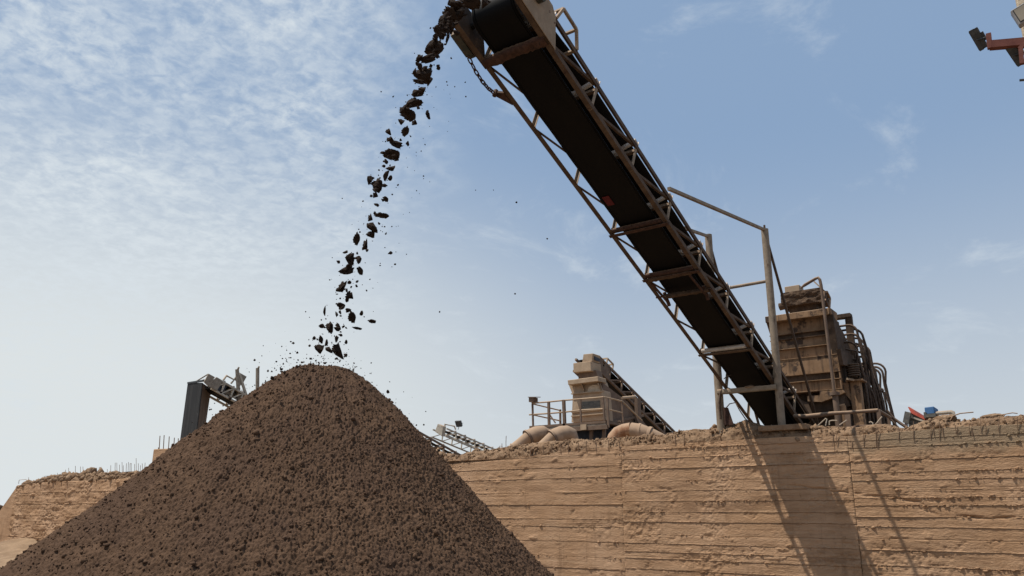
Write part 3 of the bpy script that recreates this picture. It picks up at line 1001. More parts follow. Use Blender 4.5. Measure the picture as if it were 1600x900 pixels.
def ragged_bar(p, q, w, h, up, seed, amp):
    """Square bar caked with mud: a subdivided box roughened by noise."""
    p, q = V(p), V(q)
    d = unit(q - p)
    s = unit(np.cross(d, V(up)))
    u = unit(np.cross(s, d))
    n, m_ = 40, 16
    L = np.linspace(0, 1, n)
    vs = []
    for t_ in L:
        for k_ in range(m_):
            a = 2 * math.pi * (k_ + .5) / m_
            c, sn = math.cos(a), math.sin(a)
            mx = max(abs(c), abs(sn))
            vs.append(p + (q - p) * t_ + s * c / mx * w / 2 + u * sn / mx * h / 2)
    vs = np.array(vs)
    nz = fbm(vs[:, 0] * 6, vs[:, 1] * 6, vs[:, 2] * 6, 4, seed, .65)
    cen = np.repeat((p + (q - p) * L[:, None]), m_, 0)
    dirv = vs - cen
    dirv = dirv / np.linalg.norm(dirv, axis=1)[:, None]
    vs = vs + dirv * (np.abs(nz) * amp)[:, None]
    idx = np.arange(n * m_).reshape(n, m_)
    quads = np.stack([idx[:-1], idx[1:], np.roll(idx, -1, 1)[1:], np.roll(idx, -1, 1)[:-1]], -1).reshape(-1, 4)
    return vs, quads


def mud_part(name, p, q, w, h, up, seed, amp, mat, parent):
    vs, qd = ragged_bar(p, q, w, h, up, seed, amp)
    me = mesh_np(name, vs - ROOT_LOC[parent.name], qd)
    return link(name, me, mat, parent)


# the heavy cross member under the head, caked with mud
hb = mud_part('head_cross_member', cv(14.0, XL + .02, .04), cv(14.0, XR - .02, .04), .17, .11, HN, 3, .07, M['rust'], stk)
# return idlers below the belt
for a, mt in ((8.96, 'rust'), (7.28, 'rust'), (3.98, 'steel')):
    MB().tube(cv(a + .10, XL + .1, .05), cv(a + .10, XR - .12, .05), .058, 14).build('return_roller', M['roller' if a < 5 else 'rust'], stk)
    rb_ = MB()
    rb_.angle(cv(a, XL - .01, -.05), cv(a, XR + .01, -.05), .085, .01, HN, AL)
    for x in (XL + .07, XR - .07):
        rb_.beam(cv(a + .05, x, -.05), cv(a + .12, x, .12), .02, .06, AL)
    rb_.build('return_idler_bracket', M[mt], stk)
# belt plough under the return run: a caked bar on two hangers
mud_part('belt_plough', cv(6.62, XL + .22, -.03), cv(6.62, XR - .05, -.03), .07, .10, HN, 8, .045, M['caked'], stk)
MB().tube(cv(6.62, XL + .0, -.02), cv(6.62, XR + .02, -.02), .022, 8).build('plough_shaft', M['rust'], stk)
for x in (XL + .24, XR - .17):
    pl = MB()
    pl.beam(cv(7.2, x - .12, .0), cv(6.5, x, -.09), .05, .03, HN)
    pl.beam(cv(6.7, x, .03), cv(6.36, x, -.12), .07, .05, HN)
    pl.build('plough_hanger', M['rust'], stk)

mud_part('plough_mud', cv(7.3, XL + .12, -.02), cv(7.3, XR - .2, -.01), .09, .07, HN, 12, .05, M['caked'], stk)

# support bent: posts, struts, braces
pr = P(1222, 668, Y=.25)[0]
zb_ = PLAT - .05
ptop = P(1196, 358, Y=.25)
MB().tube((pr, .25, zb_), (pr, .25, ptop[2]), .098, 18).build('support_post', M['post'], stk)
MB().tube((pr, .25, ptop[2]), (pr, .25, ptop[2] + .12), .03, 8).build('post_stub', M['steel'], stk)
plx = P(1128, 660, Y=.25)[0] - .03
MB().tube((plx, .25, zb_), (plx, .25, P(1126, 548, Y=.25)[2] + 1.9), .11, 16).build('support_post', M['post'], stk)
p2 = P(1109, 376, Y=.75)
MB().tube((plx, .25, P(1126, 548, Y=.25)[2] + 1.9), (plx, .25, p2[2]), .10, 16).build('support_post', M['post'], stk)
strut_end = P(1045, 296, X=XR)
MB().beam(strut_end + V((.0, 0, .02)), (pr, .25, ptop[2] - .02), .07, .07).build('tie_strut', M['steel_light'], stk)
MB().beam(V((XL, strut_end[1], strut_end[2])), (plx, .25, p2[2] - .05), .07, .07).build('tie_strut', M['steel_light'], stk)
MB().beam((pr + .02, .28, ptop[2] - .25), P(1278, 662, Y=3.4), .06, .06).build('back_brace', M['steel'], stk)
MB().beam((plx, .28, p2[2] - .2), (plx + .05, 3.4, PLAT + .2), .06, .06).build('back_brace', M['steel'], stk)
zb1 = P(1200, 439, Y=.25)[2]
MB().tube((pr - .05, .25, zb1), (plx + .05, .25, zb1 - .02), .045, 12).build('bent_crossbar', M['post'], stk)
zc = P(1175, 608, Y=.1)[2]
mud_part('saddle_beam', (plx + .02, .12, zc), (pr, .12, zc), .10, .13, (0, 0, 1), 15, .02, M['steel_light'], stk)
rock('soil_clump', (XM + .12, .1, zc + .06), .07, 67, M['crust'], 'little heap of brown earth resting on the saddle beam under the stacker', 'soil', (2.4, 1, .9), sub=3)
# tail of the machine, cable and small leg plate at the western post
gus = MB()
gus.prism(ppoly([(1121, 635), (1137, 637), (1146, 664), (1124, 664)], Y=.2), (0, .04, 0))
gus.build('gusset_plate', M['rust'], stk)
MB().path([P(1129, 608, Y=.1), P(1126, 612, Y=.08), P(1124, 630, Y=.08), P(1126, 655, Y=.08)], .03, 8).build('cable', M['hose'], stk)
MB().path([P(1134, 638, Y=0), P(1140, 631, Y=-.05), P(1149, 629, Y=-.1), P(1155, 640, Y=-.1), P(1165, 655, Y=0), P(1172, 660, Y=.1)], .014, 6).build('cable', M['hose'], stk)
MB().path([P(1131, 592, Y=0), P(1136, 588, Y=-.05), P(1142, 586, Y=-.05)], .012, 6).build('cable', M['hose'], stk)

# mud still riding over the head drum
v_, f_ = [], []
for i in range(46):
    vv, ff = clod_verts(2, 300 + i, .45, .2)
    t_ = random.random()
    a = 14.2 + t_ * .9
    x = XM + random.uniform(-.34, .34)
    h = HD_H + HD_R + .05 - max(0, a - 14.7) ** 2 * 1.0 + random.uniform(0, .07)
    f_.append(ff + sum(len(q) for q in v_))
    v_.append(vv * random.uniform(.03, .085) * V((random.uniform(.7, 1.3), random.uniform(.7, 1.3), 1)) + cv(a, x, h))
me = mesh_np('soil_load', np.concatenate(v_) - ROOT_LOC[stk.name], tris=np.concatenate(f_), smooth_=False)
o = link('soil_load', me, M['clod'], stk)
o['kind'] = 'stuff'

# ------------------------------------------------------------------ falling clods
CL = [  # px, py, w, h, tilt (deg), label
    (714, 8, 26, 16, 20, None), (737, 5, 30, 13, 0, None), (758, 4, 12, 14, 40, None), (720, 22, 15, 14, 0, None), (704, 22, 16, 20, -30, None),
    (697, 38, 16, 24, -35, 'tall lumpy clod just leaving the conveyor head, touching its western plate'), (690, 50, 13, 18, 10, None), (705, 42, 12, 16, 10, None),
    (682, 47, 9, 10, 0, None), (681, 56, 7, 8, 0, None), (713, 51, 9, 6, 30, None), (700, 60, 5, 15, 15, None), (680, 76, 25, 22, -40, 'big crumbly clod with a smooth lower edge beside the hanging chain'),
    (670, 92, 21, 11, -20, None), (656, 92, 9, 14, 30, None), (657, 104, 8, 9, 0, None), (662, 117, 27, 19, -10, 'big dark angular clod in the upper stream with a bite out of its left side'),
    (648, 112, 5, 9, 0, None), (685, 106, 5, 6, 0, None), (655, 128, 16, 6, 10, None), (671, 127, 5, 12, 30, None),
    (650, 146, 16, 12, -30, None), (660, 140, 10, 8, 0, None), (643, 162, 26, 13, -25, None), (631, 172, 12, 12, 0, None), (640, 180, 27, 15, 25, 'wide ragged clod in the stream level with the thin sliver drifting beside it'), (669, 181, 5, 14, -15, 'thin upright sliver of soil drifting right of the upper stream'),
    (648, 192, 8, 9, 0, None), (627, 190, 9, 7, 20, None),
    (607, 206, 8, 10, -30, None), (634, 206, 13, 16, 35, None), (610, 218, 12, 9, 0, None), (618, 226, 20, 11, 20, None), (612, 241, 30, 15, -8, 'broad dark clod, widest of the middle stream, with a flat underside'),
    (637, 224, 5, 8, 0, None), (603, 252, 6, 8, 0, None), (620, 249, 8, 8, 0, None), (611, 263, 15, 7, -10, None), (603, 273, 10, 16, 35, None),
    (592, 288, 21, 20, -20, 'rounded brown clod with a tail of crumbs above it, mid stream'), (578, 281, 10, 14, 25, 'small pointed flake left of the rounded mid stream clod'), (587, 305, 9, 11, 0, None), (603, 311, 9, 8, 0, None), (580, 306, 4, 4, 0, None), (610, 278, 6, 8, 20, None),
    (599, 337, 27, 8, 5, 'long flat lens shaped clod lying crosswise in the stream'), (579, 341, 8, 13, 0, None), (580, 354, 22, 13, 15, 'humped clod directly below the long flat one'), (580, 366, 14, 11, -20, None),
    (558, 374, 12, 20, 15, None), (571, 384, 9, 20, 10, None), (592, 349, 4, 4, 0, None), (603, 365, 3, 4, 0, None), (610, 395, 7, 5, -20, None),
    (547, 407, 13, 20, 0, 'upright clod standing on a broad ragged one in the lower stream'), (542, 424, 22, 13, -15, None), (563, 423, 10, 12, 0, None), (562, 406, 10, 11, 0, None), (529, 409, 6, 5, 30, None), (540, 394, 8, 5, 0, None),
    (534, 450, 12, 24, 35, 'long slanting clod in the lower stream'), (547, 463, 14, 12, 20, None), (546, 441, 6, 5, 0, None), (533, 477, 15, 8, 0, None), (507, 485, 5, 14, 10, None),
    (551, 496, 14, 19, 0, 'wedge shaped dark clod hanging apart from its neighbours, above the flat flakes'), (565, 489, 5, 7, 10, None), (582, 502, 13, 6, -5, 'small flat flake farthest right in the lower stream'), (559, 513, 16, 4, 5, 'thin level flake under the wedge shaped clod'),
    (517, 511, 13, 18, -15, 'tall oval clod left of the two flat flakes'), (529, 509, 7, 12, -35, None), (503, 509, 8, 6, 20, None), (502, 531, 8, 13, 0, None), (491, 528, 5, 5, 0, None), (541, 534, 4, 6, 0, None),
    (499, 545, 15, 14, 10, None), (513, 546, 14, 8, 10, None), (528, 549, 14, 26, -25, 'big tilted slab of soil about to land on the top of the pile'), (510, 535, 5, 10, 20, None)]
FORE = 'little soil fragment falling among the larger clods of the stream'
G_CL = 'clods falling from the stacker'


def put_clod(px, py, w, h, tilt, label, seed, meshes, group, deep=.28):
    r = random.Random(seed)
    c = P(px, py, X=AX + r.uniform(-deep, deep))
    dist = float(np.dot(c - EYE, FW))
    sw, sh = w / FPX * dist / 2.0, h / FPX * dist / 2.0
    o = bpy.data.objects.new('soil_clod', meshes[r.randrange(len(meshes))])
    COL.objects.link(o)
    ax = Matrix((RT.tolist(), UP.tolist(), (-FW).tolist())).transposed()
    rot = ax @ Matrix.Rotation(math.radians(-tilt), 3, 'Z')
    o.rotation_euler = rot.to_euler()
    o.scale = (sw, sh, (sw + sh) / 2)
    o.location = c.tolist()
    return tag(o, label, 'clod', group)


REFS = {(697, 38): 'tall lumpy clod at the conveyor head', (680, 76): 'big crumbly clod beside the chain', (662, 117): 'angular clod with the bite', (640, 180): 'wide ragged clod', (669, 181): 'drifting sliver',
        (612, 241): 'widest flat bottomed clod', (592, 288): 'rounded clod with the tail', (599, 337): 'long lens shaped clod', (580, 354): 'humped clod', (547, 407): 'upright clod of the lower stream',
        (534, 450): 'long slanting clod', (551, 496): 'wedge shaped clod', (582, 502): 'far right flake', (559, 513): 'thin level flake', (517, 511): 'tall oval clod', (528, 549): 'big slab over the pile top'}
used_labels = set(c[5] for c in CL if c[5])
for i, c in enumerate(CL):
    px, py, w, h, tl, lab = c
    if lab or w * h < 45:
        continue
    best = sorted(REFS, key=lambda q: math.hypot(q[0] - px, q[1] - py))[:3]
    size_ = 'large' if w * h > 200 else ('middling' if w * h > 110 else 'small')
    shape_ = 'flat' if w > 1.5 * h else ('narrow upright' if h > 1.5 * w else ('slanting' if abs(tl) > 20 else 'blocky'))
    for q in best:
        dx, dy = px - q[0], py - q[1]
        rel = ('right of' if dx > 0 else 'left of') if abs(dx) > abs(dy) else ('below' if dy > 0 else 'above')
        cand = f'{size_} {shape_} soil clod {rel} the {REFS[q]}'
        if cand not in used_labels:
            used_labels.add(cand)
            CL[i] = (px, py, w, h, tl, cand)
            break

for i, (px, py, w, h, tl, lab) in enumerate(CL):
    put_clod(px, py, w * (1.38 if py < 200 else 1.22), h * (1.38 if py < 200 else 1.22), tl, lab or FORE, 400 + i, BIG if w * h > 60 else MIDC, G_CL, .12)

# fragments that fill the stream between the larger clods
rf = random.Random(321)
FR_SPINE = [(728, 8), (706, 30), (692, 50), (676, 84), (660, 118), (646, 158), (636, 184), (614, 224), (608, 250), (595, 286), (582, 346), (572, 380), (546, 418), (540, 460), (530, 500), (512, 540)]
for i in range(76):
    t_ = rf.random() ** 1.25 * (len(FR_SPINE) - 1.001)
    k0 = int(t_)
    fr_ = t_ - k0
    px = FR_SPINE[k0][0] + (FR_SPINE[k0 + 1][0] - FR_SPINE[k0][0]) * fr_ + rf.gauss(0, 7)
    py = FR_SPINE[k0][1] + (FR_SPINE[k0 + 1][1] - FR_SPINE[k0][1]) * fr_ + rf.gauss(0, 5)
    sz = rf.uniform(4.5, 9.5)
    put_clod(px, py, sz * rf.uniform(.9, 1.5), sz * rf.uniform(.6, 1.1), rf.uniform(0, 180), FORE, 2000 + i, BIG, G_CL, .15)

# small crumbs that fly beside the stream
spine = [(720, 20), (690, 55), (662, 110), (640, 170), (615, 235), (592, 290), (578, 350), (550, 410), (535, 460), (520, 510), (510, 548)]
SMALL = 'small soil crumb flying loose beside the falling stream'
cnt = 0
rs = random.Random(99)
for i in range(115):
    t_ = rs.random() ** .8 * (len(spine) - 1.001)
    k0 = int(t_)
    fr_ = t_ - k0
    px = spine[k0][0] + (spine[k0 + 1][0] - spine[k0][0]) * fr_ + rs.gauss(-3, 15)
    py = spine[k0][1] + (spine[k0 + 1][1] - spine[k0][1]) * fr_ + rs.gauss(0, 6)
    sz = min(6.5, 1.6 * math.exp(rs.gauss(.15, .5)))
    put_clod(px, py, sz * rs.uniform(.8, 1.4), sz * rs.uniform(.7, 1.3), rs.uniform(0, 180), SMALL, 900 + i, MIDC, 'crumbs flying beside the stream', .4)
for i, (px, py, sz) in enumerate([(807, 316, 4), (855, 373, 3), (805, 459, 3.4), (687, 487, 3.4), (728, 151, 3), (705, 91, 4), (698, 128, 3), (655, 140, 3), (622, 289, 4), (613, 304, 3), (617, 413, 4), (594, 415, 3), (651, 298, 2), (743, 297, 2), (771, 297, 2), (388, 616, 0)]):
    if sz:
        put_clod(px, py, sz, sz * .9, 20 * i, 'lone tiny crumb drifting in the open sky away from the stream', 1200 + i, MIDC, 'crumbs adrift in the sky', .5)

# splash of specks thrown up round the top of the pile, and fine grit in the air
v1, f1 = ico(1)
sp_v, sp_f = [], []
for i in range(430):
    if i < 170:     # ring of splash round the apex
        px = 497 + rs.gauss(-8, 42)
        edge = 575 + max(0, abs(px - 497) - 45) * .8
        py = edge - abs(rs.gauss(0, 16)) + 2
        sz = .95 * math.exp(rs.gauss(0, .5))
    elif i < 320:   # along the flanks
        px = rs.choice([rs.uniform(540, 800), rs.uniform(300, 460)])
        edge = 580 + (px - 550) * 1.0 if px > 500 else 580 + (440 - px) * .75
        py = edge - abs(rs.gauss(0, 26))
        sz = .85 * math.exp(rs.gauss(0, .45))
    else:
        py = rs.uniform(120, 570)
        px = 740 - (py - 20) * .43 + rs.gauss(0, 26)
        sz = .8 * math.exp(rs.gauss(0, .45))
    c = P(px, py, X=AX + rs.uniform(-.5, .5))
    dist = float(np.dot(c - EYE, FW))
    sp_f.append(f1 + len(sp_v) * len(v1))
    sp_v.append(v1 * (.6 + .8 * RNG.random((len(v1), 1))) * sz * dist / FPX * .9 + c)
me = mesh_np('soil_specks', np.concatenate(sp_v), tris=np.concatenate(sp_f), smooth_=False)
tag(link('soil_specks', me, M['clod']), 'fine specks of soil splashing up round the top of the pile', 'grit', kind='stuff')

# ------------------------------------------------------------------ generic small lattice conveyor


def lattice_conveyor(root, head, dirv, slope, W_, H_, bay, n, mat, bar=.07, belt_mat='belt', lower=True):
    """Head point (right side of travel, lower chord), horizontal direction from head to tail, drop per metre."""
    d = unit(V((dirv[0], dirv[1], -slope)))
    side = unit(np.cross(V((0, 0, 1)), d))          # towards the far side
    nrm = unit(np.cross(d, side))
    if nrm[2] < 0:
        nrm = -nrm
    pt = lambda a, s, h: V(head) + d * a + side * s * W_ + nrm * h
    L = bay * n
    for s, sg in ((0, 1), (1, -1)):
        MB().beam(pt(0, s, 0), pt(L, s, 0), bar, bar, nrm).build('lower_chord', mat, root)
        MB().beam(pt(0, s, H_), pt(L, s, H_), bar, bar, nrm).build('upper_chord', mat, root)
        for i in range(n):
            MB().beam(pt(bay * (i + 1), s, 0), pt(bay * (i + 1), s, H_), bar * .8, bar * .8, d).build('upright', mat, root)
            MB().beam(pt(bay * i, s, 0), pt(bay * (i + 1), s, H_), bar * .6, bar * .6, nrm).build('diagonal', mat, root)
    for i in range(n):
        cb = MB().beam(pt(bay * (i + .98), 0, H_ - .08), pt(bay * (i + .98), 1, H_ - .08), bar, bar, nrm).build('cross_beam', mat, root)
        MB().tube(pt(bay * (i + .98), .04, H_ + .1), pt(bay * (i + .98), .96, H_ + .1), .05, 8).build('roller', M['roller'], cb)
    b = MB()
    if lower:
        b.prism([pt(.1, .15, .08), pt(L, .15, .08), pt(L, .85, .08), pt(.1, .85, .08)], nrm * .02)
    e_ = .1 if lower else .34
    b.prism([pt(.1, e_, H_ - .02), pt(L, e_, H_ - .02), pt(L, 1 - e_, H_ - .02), pt(.1, 1 - e_, H_ - .02)], nrm * .02)
    b.build('belt', M[belt_mat], root)
    return pt, nrm, d, side


# ------------------------------------------------------------------ feed hopper with its own conveyor (middle distance)
HY = 10.5
fh = empty('feed_hopper', (P(915, 680, Y=HY)[0], HY + .8, PLAT), 'tan steel feed hopper tower with flared lip behind a railed platform', 'hopper')
mb = MB()
mb.prism(ppoly([(888.5, 601), (895, 617), (893, 660), (946, 656), (942, 612), (937, 595)], Y=HY), (0, .7, 0))
mb.build('hopper_body', M['tan'], fh)
mb = MB()
mb.prism(ppoly([(886.5, 594), (887.5, 601.5), (935, 595.5), (934, 588)], Y=HY - .35), (0, .75, 0))
lip = mb.build('hopper_lip', M['tan'], fh, bevel=.02)
for x in (908, 934):
    q = ppoly([(x, 599), (x + 2.2, 596), (x + 7, 613)], Y=HY - .3)
    q[2] = P(x + 5, 613, Y=HY - .01)
    MB().prism([P(x, 600, Y=HY - .33), P(x, 597, Y=HY - .01), P(x + 5, 613, Y=HY - .01)], (.03, 0, 0)).build('gusset', M['tan'], fh)
MB().prism(ppoly([(917, 613), (920, 604), (927, 601), (935, 602), (938.5, 612)], Y=HY - .06), (0, .05, 0)).build('patch_plate', M['render'], fh)
for y in (615.5, 644.0, 650.5):
    a, b = P(893, y, Y=HY - .05), P(944, y - 4.5, Y=HY - .05)
    MB().beam(a, b, .10, .05).build('stiffener', M['tan'], fh)
a, b = P(941, 612, Y=HY - .03), P(945, 657, Y=HY - .03)
MB().beam(a, b, .06, .06, (1, 0, 0)).build('stiffener', M['tan'], fh)
MB().prism(ppoly([(908, 628), (907, 640), (938, 637), (937, 626)], Y=HY - .02), (0, .02, 0)).build('grey_panel', M['greypaint'], fh)  # thin dark grey sheet on the hopper front
mb = MB()
mb.prism(ppoly([(903.5, 582), (904, 594), (934, 590), (931, 578)], Y=HY + .2), (0, .5, 0))
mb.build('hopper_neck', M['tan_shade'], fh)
mb = MB()
mb.prism(ppoly([(895.5, 567.5), (896, 582), (923.5, 579.5), (923, 564.5)], Y=HY - .05), (0, .95, 0))
mb.build('head_box', M['tan'], fh, bevel=.015)
mb = MB()
mb.prism(ppoly([(911.5, 553.5), (909.5, 566.5), (925, 564.5), (926.5, 552)], Y=HY + .1), (0, .7, 0))
mb.build('hood', M['tan'], fh, bevel=.015)
hx = P(926.5, 558, Y=HY + .1)[0]
MB().prism([(hx + .003, HY + .22, P(926, 562, Y=HY + .1)[2]), (hx + .003, HY + .72, P(926, 562, Y=HY + .1)[2]), (hx + .003, HY + .72, P(926, 557, Y=HY + .1)[2]), (hx + .003, HY + .22, P(926, 556, Y=HY + .1)[2])], (.006, 0, 0)).build('hood_opening', M['blueblack'], fh)
# long side skirt that follows the conveyor down
XS = P(943, 620, Y=HY)[0] - .05
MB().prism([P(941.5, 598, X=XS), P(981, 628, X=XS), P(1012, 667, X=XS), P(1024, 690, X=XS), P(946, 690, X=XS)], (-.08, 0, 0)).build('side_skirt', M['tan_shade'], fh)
MB().prism([P(944, 660, X=XS + .05), P(1005, 648, X=XS + .05), P(1005, 651, X=XS + .05), P(944, 664, X=XS + .05)], (.05, 0, 0)).build('stiffener', M['tan_shade'], fh)
# conveyor that feeds it from behind
XC = P(931, 576, Y=HY + .9)[0]
h0, h1 = P(932, 575, X=XC), P(1038, 678, X=XC)
sl = (h0[2] - h1[2]) / (h1[1] - h0[1])
cvw = 1.25
ln = float(np.linalg.norm(h1 - h0))
fc = empty('feed_conveyor', (XC - .6, h0[1] + 4, PLAT), 'brown inclined conveyor climbing up behind the tan feed hopper', 'conveyor')
ptf, nf, df, sf = lattice_conveyor(fc, h0, (0, 1), sl, cvw, .62, (ln + 1.2) / 7, 7, M['tan_shade'], .10)
MB().prism([ptf(-.12, -.03, -.08), ptf(1.15, -.03, -.08), ptf(1.05, -.03, .5), ptf(.62, -.03, .58), ptf(.56, -.03, .32), ptf(.42, -.03, .34), ptf(.3, -.03, .62), ptf(-.12, -.03, .60)], sf * -.03).build('side_plate', M['tan_shade'], fc)
g = MB()
for a, b in (((.8, 0, .6), (.8, 0, .95)), ((.8, 0, .95), (1.4, 0, .95)), ((1.4, 0, .95), (1.4, 0, .6)), ((.8, 0, .95), (.8, .4, .95)), ((1.4, 0, .95), (1.4, .4, .95)), ((.8, .4, .95), (1.4, .4, .95))):
    g.beam(ptf(*a), ptf(*b), .06, .06, nf)
g.build('guard_frame', M['tan'], fc)
lg = P(991, 622, X=XS + .1)
MB().box(lg[0], lg[0] + .16, lg[1], lg[1] + .35, PLAT, lg[2]).build('support_leg', M['tan_shade'], fc)
q0, q1 = P(972, 622, X=XS + .3), P(992, 620, X=XS + .3)
MB().tube(q0, q1, .07, 8).build('tie_bar', M['tan'], fc)

# platform in front of it with handrail
RY = 9.0
pf = empty('access_platform', (P(885, 690, Y=RY)[0], RY + 1, PLAT), 'steel access platform with two bar handrail in front of the tan hopper', 'platform')
dk = MB()
dz1, dz0 = P(885, 661.5, Y=RY)[2], P(885, 669, Y=RY)[2]
dx0, dx1 = P(827, 667, Y=RY)[0], P(946, 660, Y=RY)[0]
dk.box(dx0, dx1, RY, RY + 2.6, dz0 + .11, dz1)
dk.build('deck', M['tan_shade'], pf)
for y_ in (RY + .0, RY + 2.3):
    MB().box(dx0, dx1, y_ + .02, y_ + .1, dz0 - .06, dz0 + .105).build('deck_beam', M['greyframe'], pf)
MB().box(P(884, 670, Y=RY)[0], dx1 + .1, RY - .05, RY + .06, dz0 - .15, dz0 + .02).build('deck_beam', M['tan_shade'], pf)
MB().box(P(909, 665, Y=RY)[0], P(918, 665, Y=RY)[0], RY - .12, RY - .05, P(913, 672, Y=RY)[2], P(913, 663.5, Y=RY)[2]).build('bracket_plate', M['tan'], pf)
MB().box(P(891, 680, Y=RY + .7)[0], dx1 - .1, RY + .7, RY + 2.4, PLAT + .1, dz0 - .05).build('chassis', M['blueblack'], pf)
for x in (895, 920, 940):
    c = P(x, 680, Y=RY + .3)
    MB().beam((c[0], RY + .3, PLAT), (c[0] + .15, RY + .3, dz0), .14, .1, (0, 1, 0)).build('platform_leg', M['tan_shade'], pf)
for x in (834, 853):
    c = P(x, 680, Y=RY + .3)
    MB().box(c[0] - .07, c[0] + .07, RY + .3, RY + .44, PLAT, dz0).build('platform_leg', M['tan_shade'], pf)
top_l, mid_l = [(831, 630), (857, 628), (881, 625.5), (907, 623.5), (943, 620.5)], [(827, 648), (857, 646), (881, 644), (907, 641), (943, 639)]
for line in (top_l, mid_l):
    MB().path([P(x, y, Y=RY + .06) for x, y in line], .035, 8).build('rail', M['tan'], pf)
for x0, y0, x1, y1, wd in ((832, 631, 833, 666, .07), (857.3, 628, 858.2, 671, .1), (880.8, 625, 882.4, 668, .12), (906.8, 623.5, 908, 669, .07), (942, 620.5, 944.5, 657, .07), (949, 622, 951, 668, .08)):
    MB().beam(P(x0, y0, Y=RY + .06), P(x1, y1, Y=RY + .06), wd, wd, (1, 0, 0)).build('rail_post', M['tan_shade'], pf)
pc = P(943, 620.5, Y=RY + .06)
cr = [pc, P(952, 622, X=pc[0] + .12), P(972, 627, X=pc[0] + .15), P(1003, 657, X=pc[0] + .15)]
MB().path(cr, .035, 8).build('rail', M['tan'], pf)
pc2 = P(943, 639, Y=RY + .06)
MB().path([pc2, P(952, 640, X=pc[0] + .12), P(972, 645, X=pc[0] + .15)], .03, 8).build('rail', M['tan'], pf)
MB().beam(P(972, 628, X=pc[0] + .15), P(974, 660, X=pc[0] + .15), .07, .07, (1, 0, 0)).build('rail_post', M['tan_shade'], pf)
xw = P(832, 631, Y=RY + .06)[0]
for (za, zc2) in ((P(832, 631, Y=RY + .06)[2], 0), (P(832, 648, Y=RY + .06)[2], 0)):
    MB().tube((xw, RY + .06, za), (xw, RY + 2.4, za - .05), .032, 8).build('rail', M['tan'], pf)
MB().box(xw - .04, xw + .04, RY + 2.35, RY + 2.43, dz1, P(832, 631, Y=RY + .06)[2]).build('rail_post', M['tan_shade'], pf)
MB().beam(P(859, 648, Y=RY + 1.2), P(868, 661, Y=RY + 1.2), .05, .05).build('rail_brace', M['tan_shade'], pf)
lb = P(830, 624, Y=RY - .02)
tb_ = MB()
tb_.box(lb[0] - .08, lb[0] + .18, RY - .1, RY + .25, lb[2] - .12, lb[2] + .08)
tb_.prism([(lb[0] - .1, RY - .15, lb[2] + .08), (lb[0] + .3, RY - .15, lb[2] + .05), (lb[0] + .3, RY + .3, lb[2] + .1), (lb[0] - .1, RY + .3, lb[2] + .13)], (0, 0, .03))
o = tb_.build('junction_box', M['tan_shade'], None, origin=lb)
tag(o, 'small tan junction box on the corner post of the platform railing', 'box')

# big ducts lying on the crest
def duct(pts, radii, label, mats, rings, open_end=None, seg=24):
    root = empty('duct_pipe', (pts[0][0], pts[0][1], PLAT), label, 'pipe')
    # subdivide each stretch of constant radius
    MB().path(pts, radii, seg).build('pipe_shell', mats, root)
    for (p, q, r) in rings:
        MB().tube(p, q, r, seg).build('flange', M['tan_shade'], root)
    return root


def dpt(px, py, Y):
    return P(px, py, Y=Y)


for (n_end, fl, fat, back, lab, Y0) in (
        ((807, 698), (825, 684), (842, 677), (855, 688), 'tan tapered duct with a dark ring, farthest left on the crest', 4.2),
        ((846, 699), (863, 684), (880, 677), (896, 688), 'tan tapered duct with a dark ring, under the platform railing', 4.2)):
    a = dpt(*n_end, Y0)
    b = dpt(*fl, Y0 + .25)
    c = dpt(*fat, Y0 + .7)
    d = dpt(*back, Y0 + 1.2)
    ab = unit(b - a)
    bc = unit(c - b)
    pts = [a - ab * .5, a + (b - a) * .4, b - ab * .02, b + bc * .02] + [b + (c - b) * t_ for t_ in (.5, .8)] + [c + V((.08, .1, -.01)), c + (d - c) * .5 + V((.06, 0, .07)), d - V((0, 0, .35))]
    rad_ = [.20, .21, .23, .29, .305, .305, .305, .305, .305]
    duct(pts, rad_, lab, M['duct'], [(b - ab * .03, b + bc * .05, .325), (a - ab * .14, a - ab * .09, .235)])
# the elbow
Y0 = 4.0
pl_ = [(958, 700), (957, 692), (960, 684), (966, 677), (975, 673), (986, 671.5), (1000, 674)]
pts = [dpt(x, y, Y0 + i * .06) for i, (x, y) in enumerate(pl_)]
e2 = [dpt(1014, 679, Y0 + .5), dpt(1030, 687, Y0 + .7), dpt(1046, 697, Y0 + .9)]
el = empty('elbow_pipe', (pts[0][0], Y0, PLAT), 'thick rust stained elbow pipe arching over the crest below the hopper', 'pipe')
MB().path(pts[:6], [.24] * 5 + [.25], 22).build('elbow', M['duct_rust'], el)
MB().path([pts[5], pts[6]] + e2, [.25, .26, .25, .25, .25], 22).build('pipe_shell', M['duct'], el)
MB().tube(pts[6] - V((.05, 0, 0)), pts[6] + V((.03, .02, -.01)), .285, 22).build('flange', M['duct'], el)
MB().tube(e2[0] - V((.03, 0, 0)), e2[0] + V((.07, .02, -.03)), .29, 22).build('flange', M['duct'], el)
rr_ = dpt(968, 660.5, Y0 + .3)
MB().path([rr_ + V((.05 * math.cos(q), 0, .06 * math.sin(q))) for q in np.linspace(0, 2 * math.pi, 12)], .012, 6, False).build('lifting_eye', M['steel'], el)

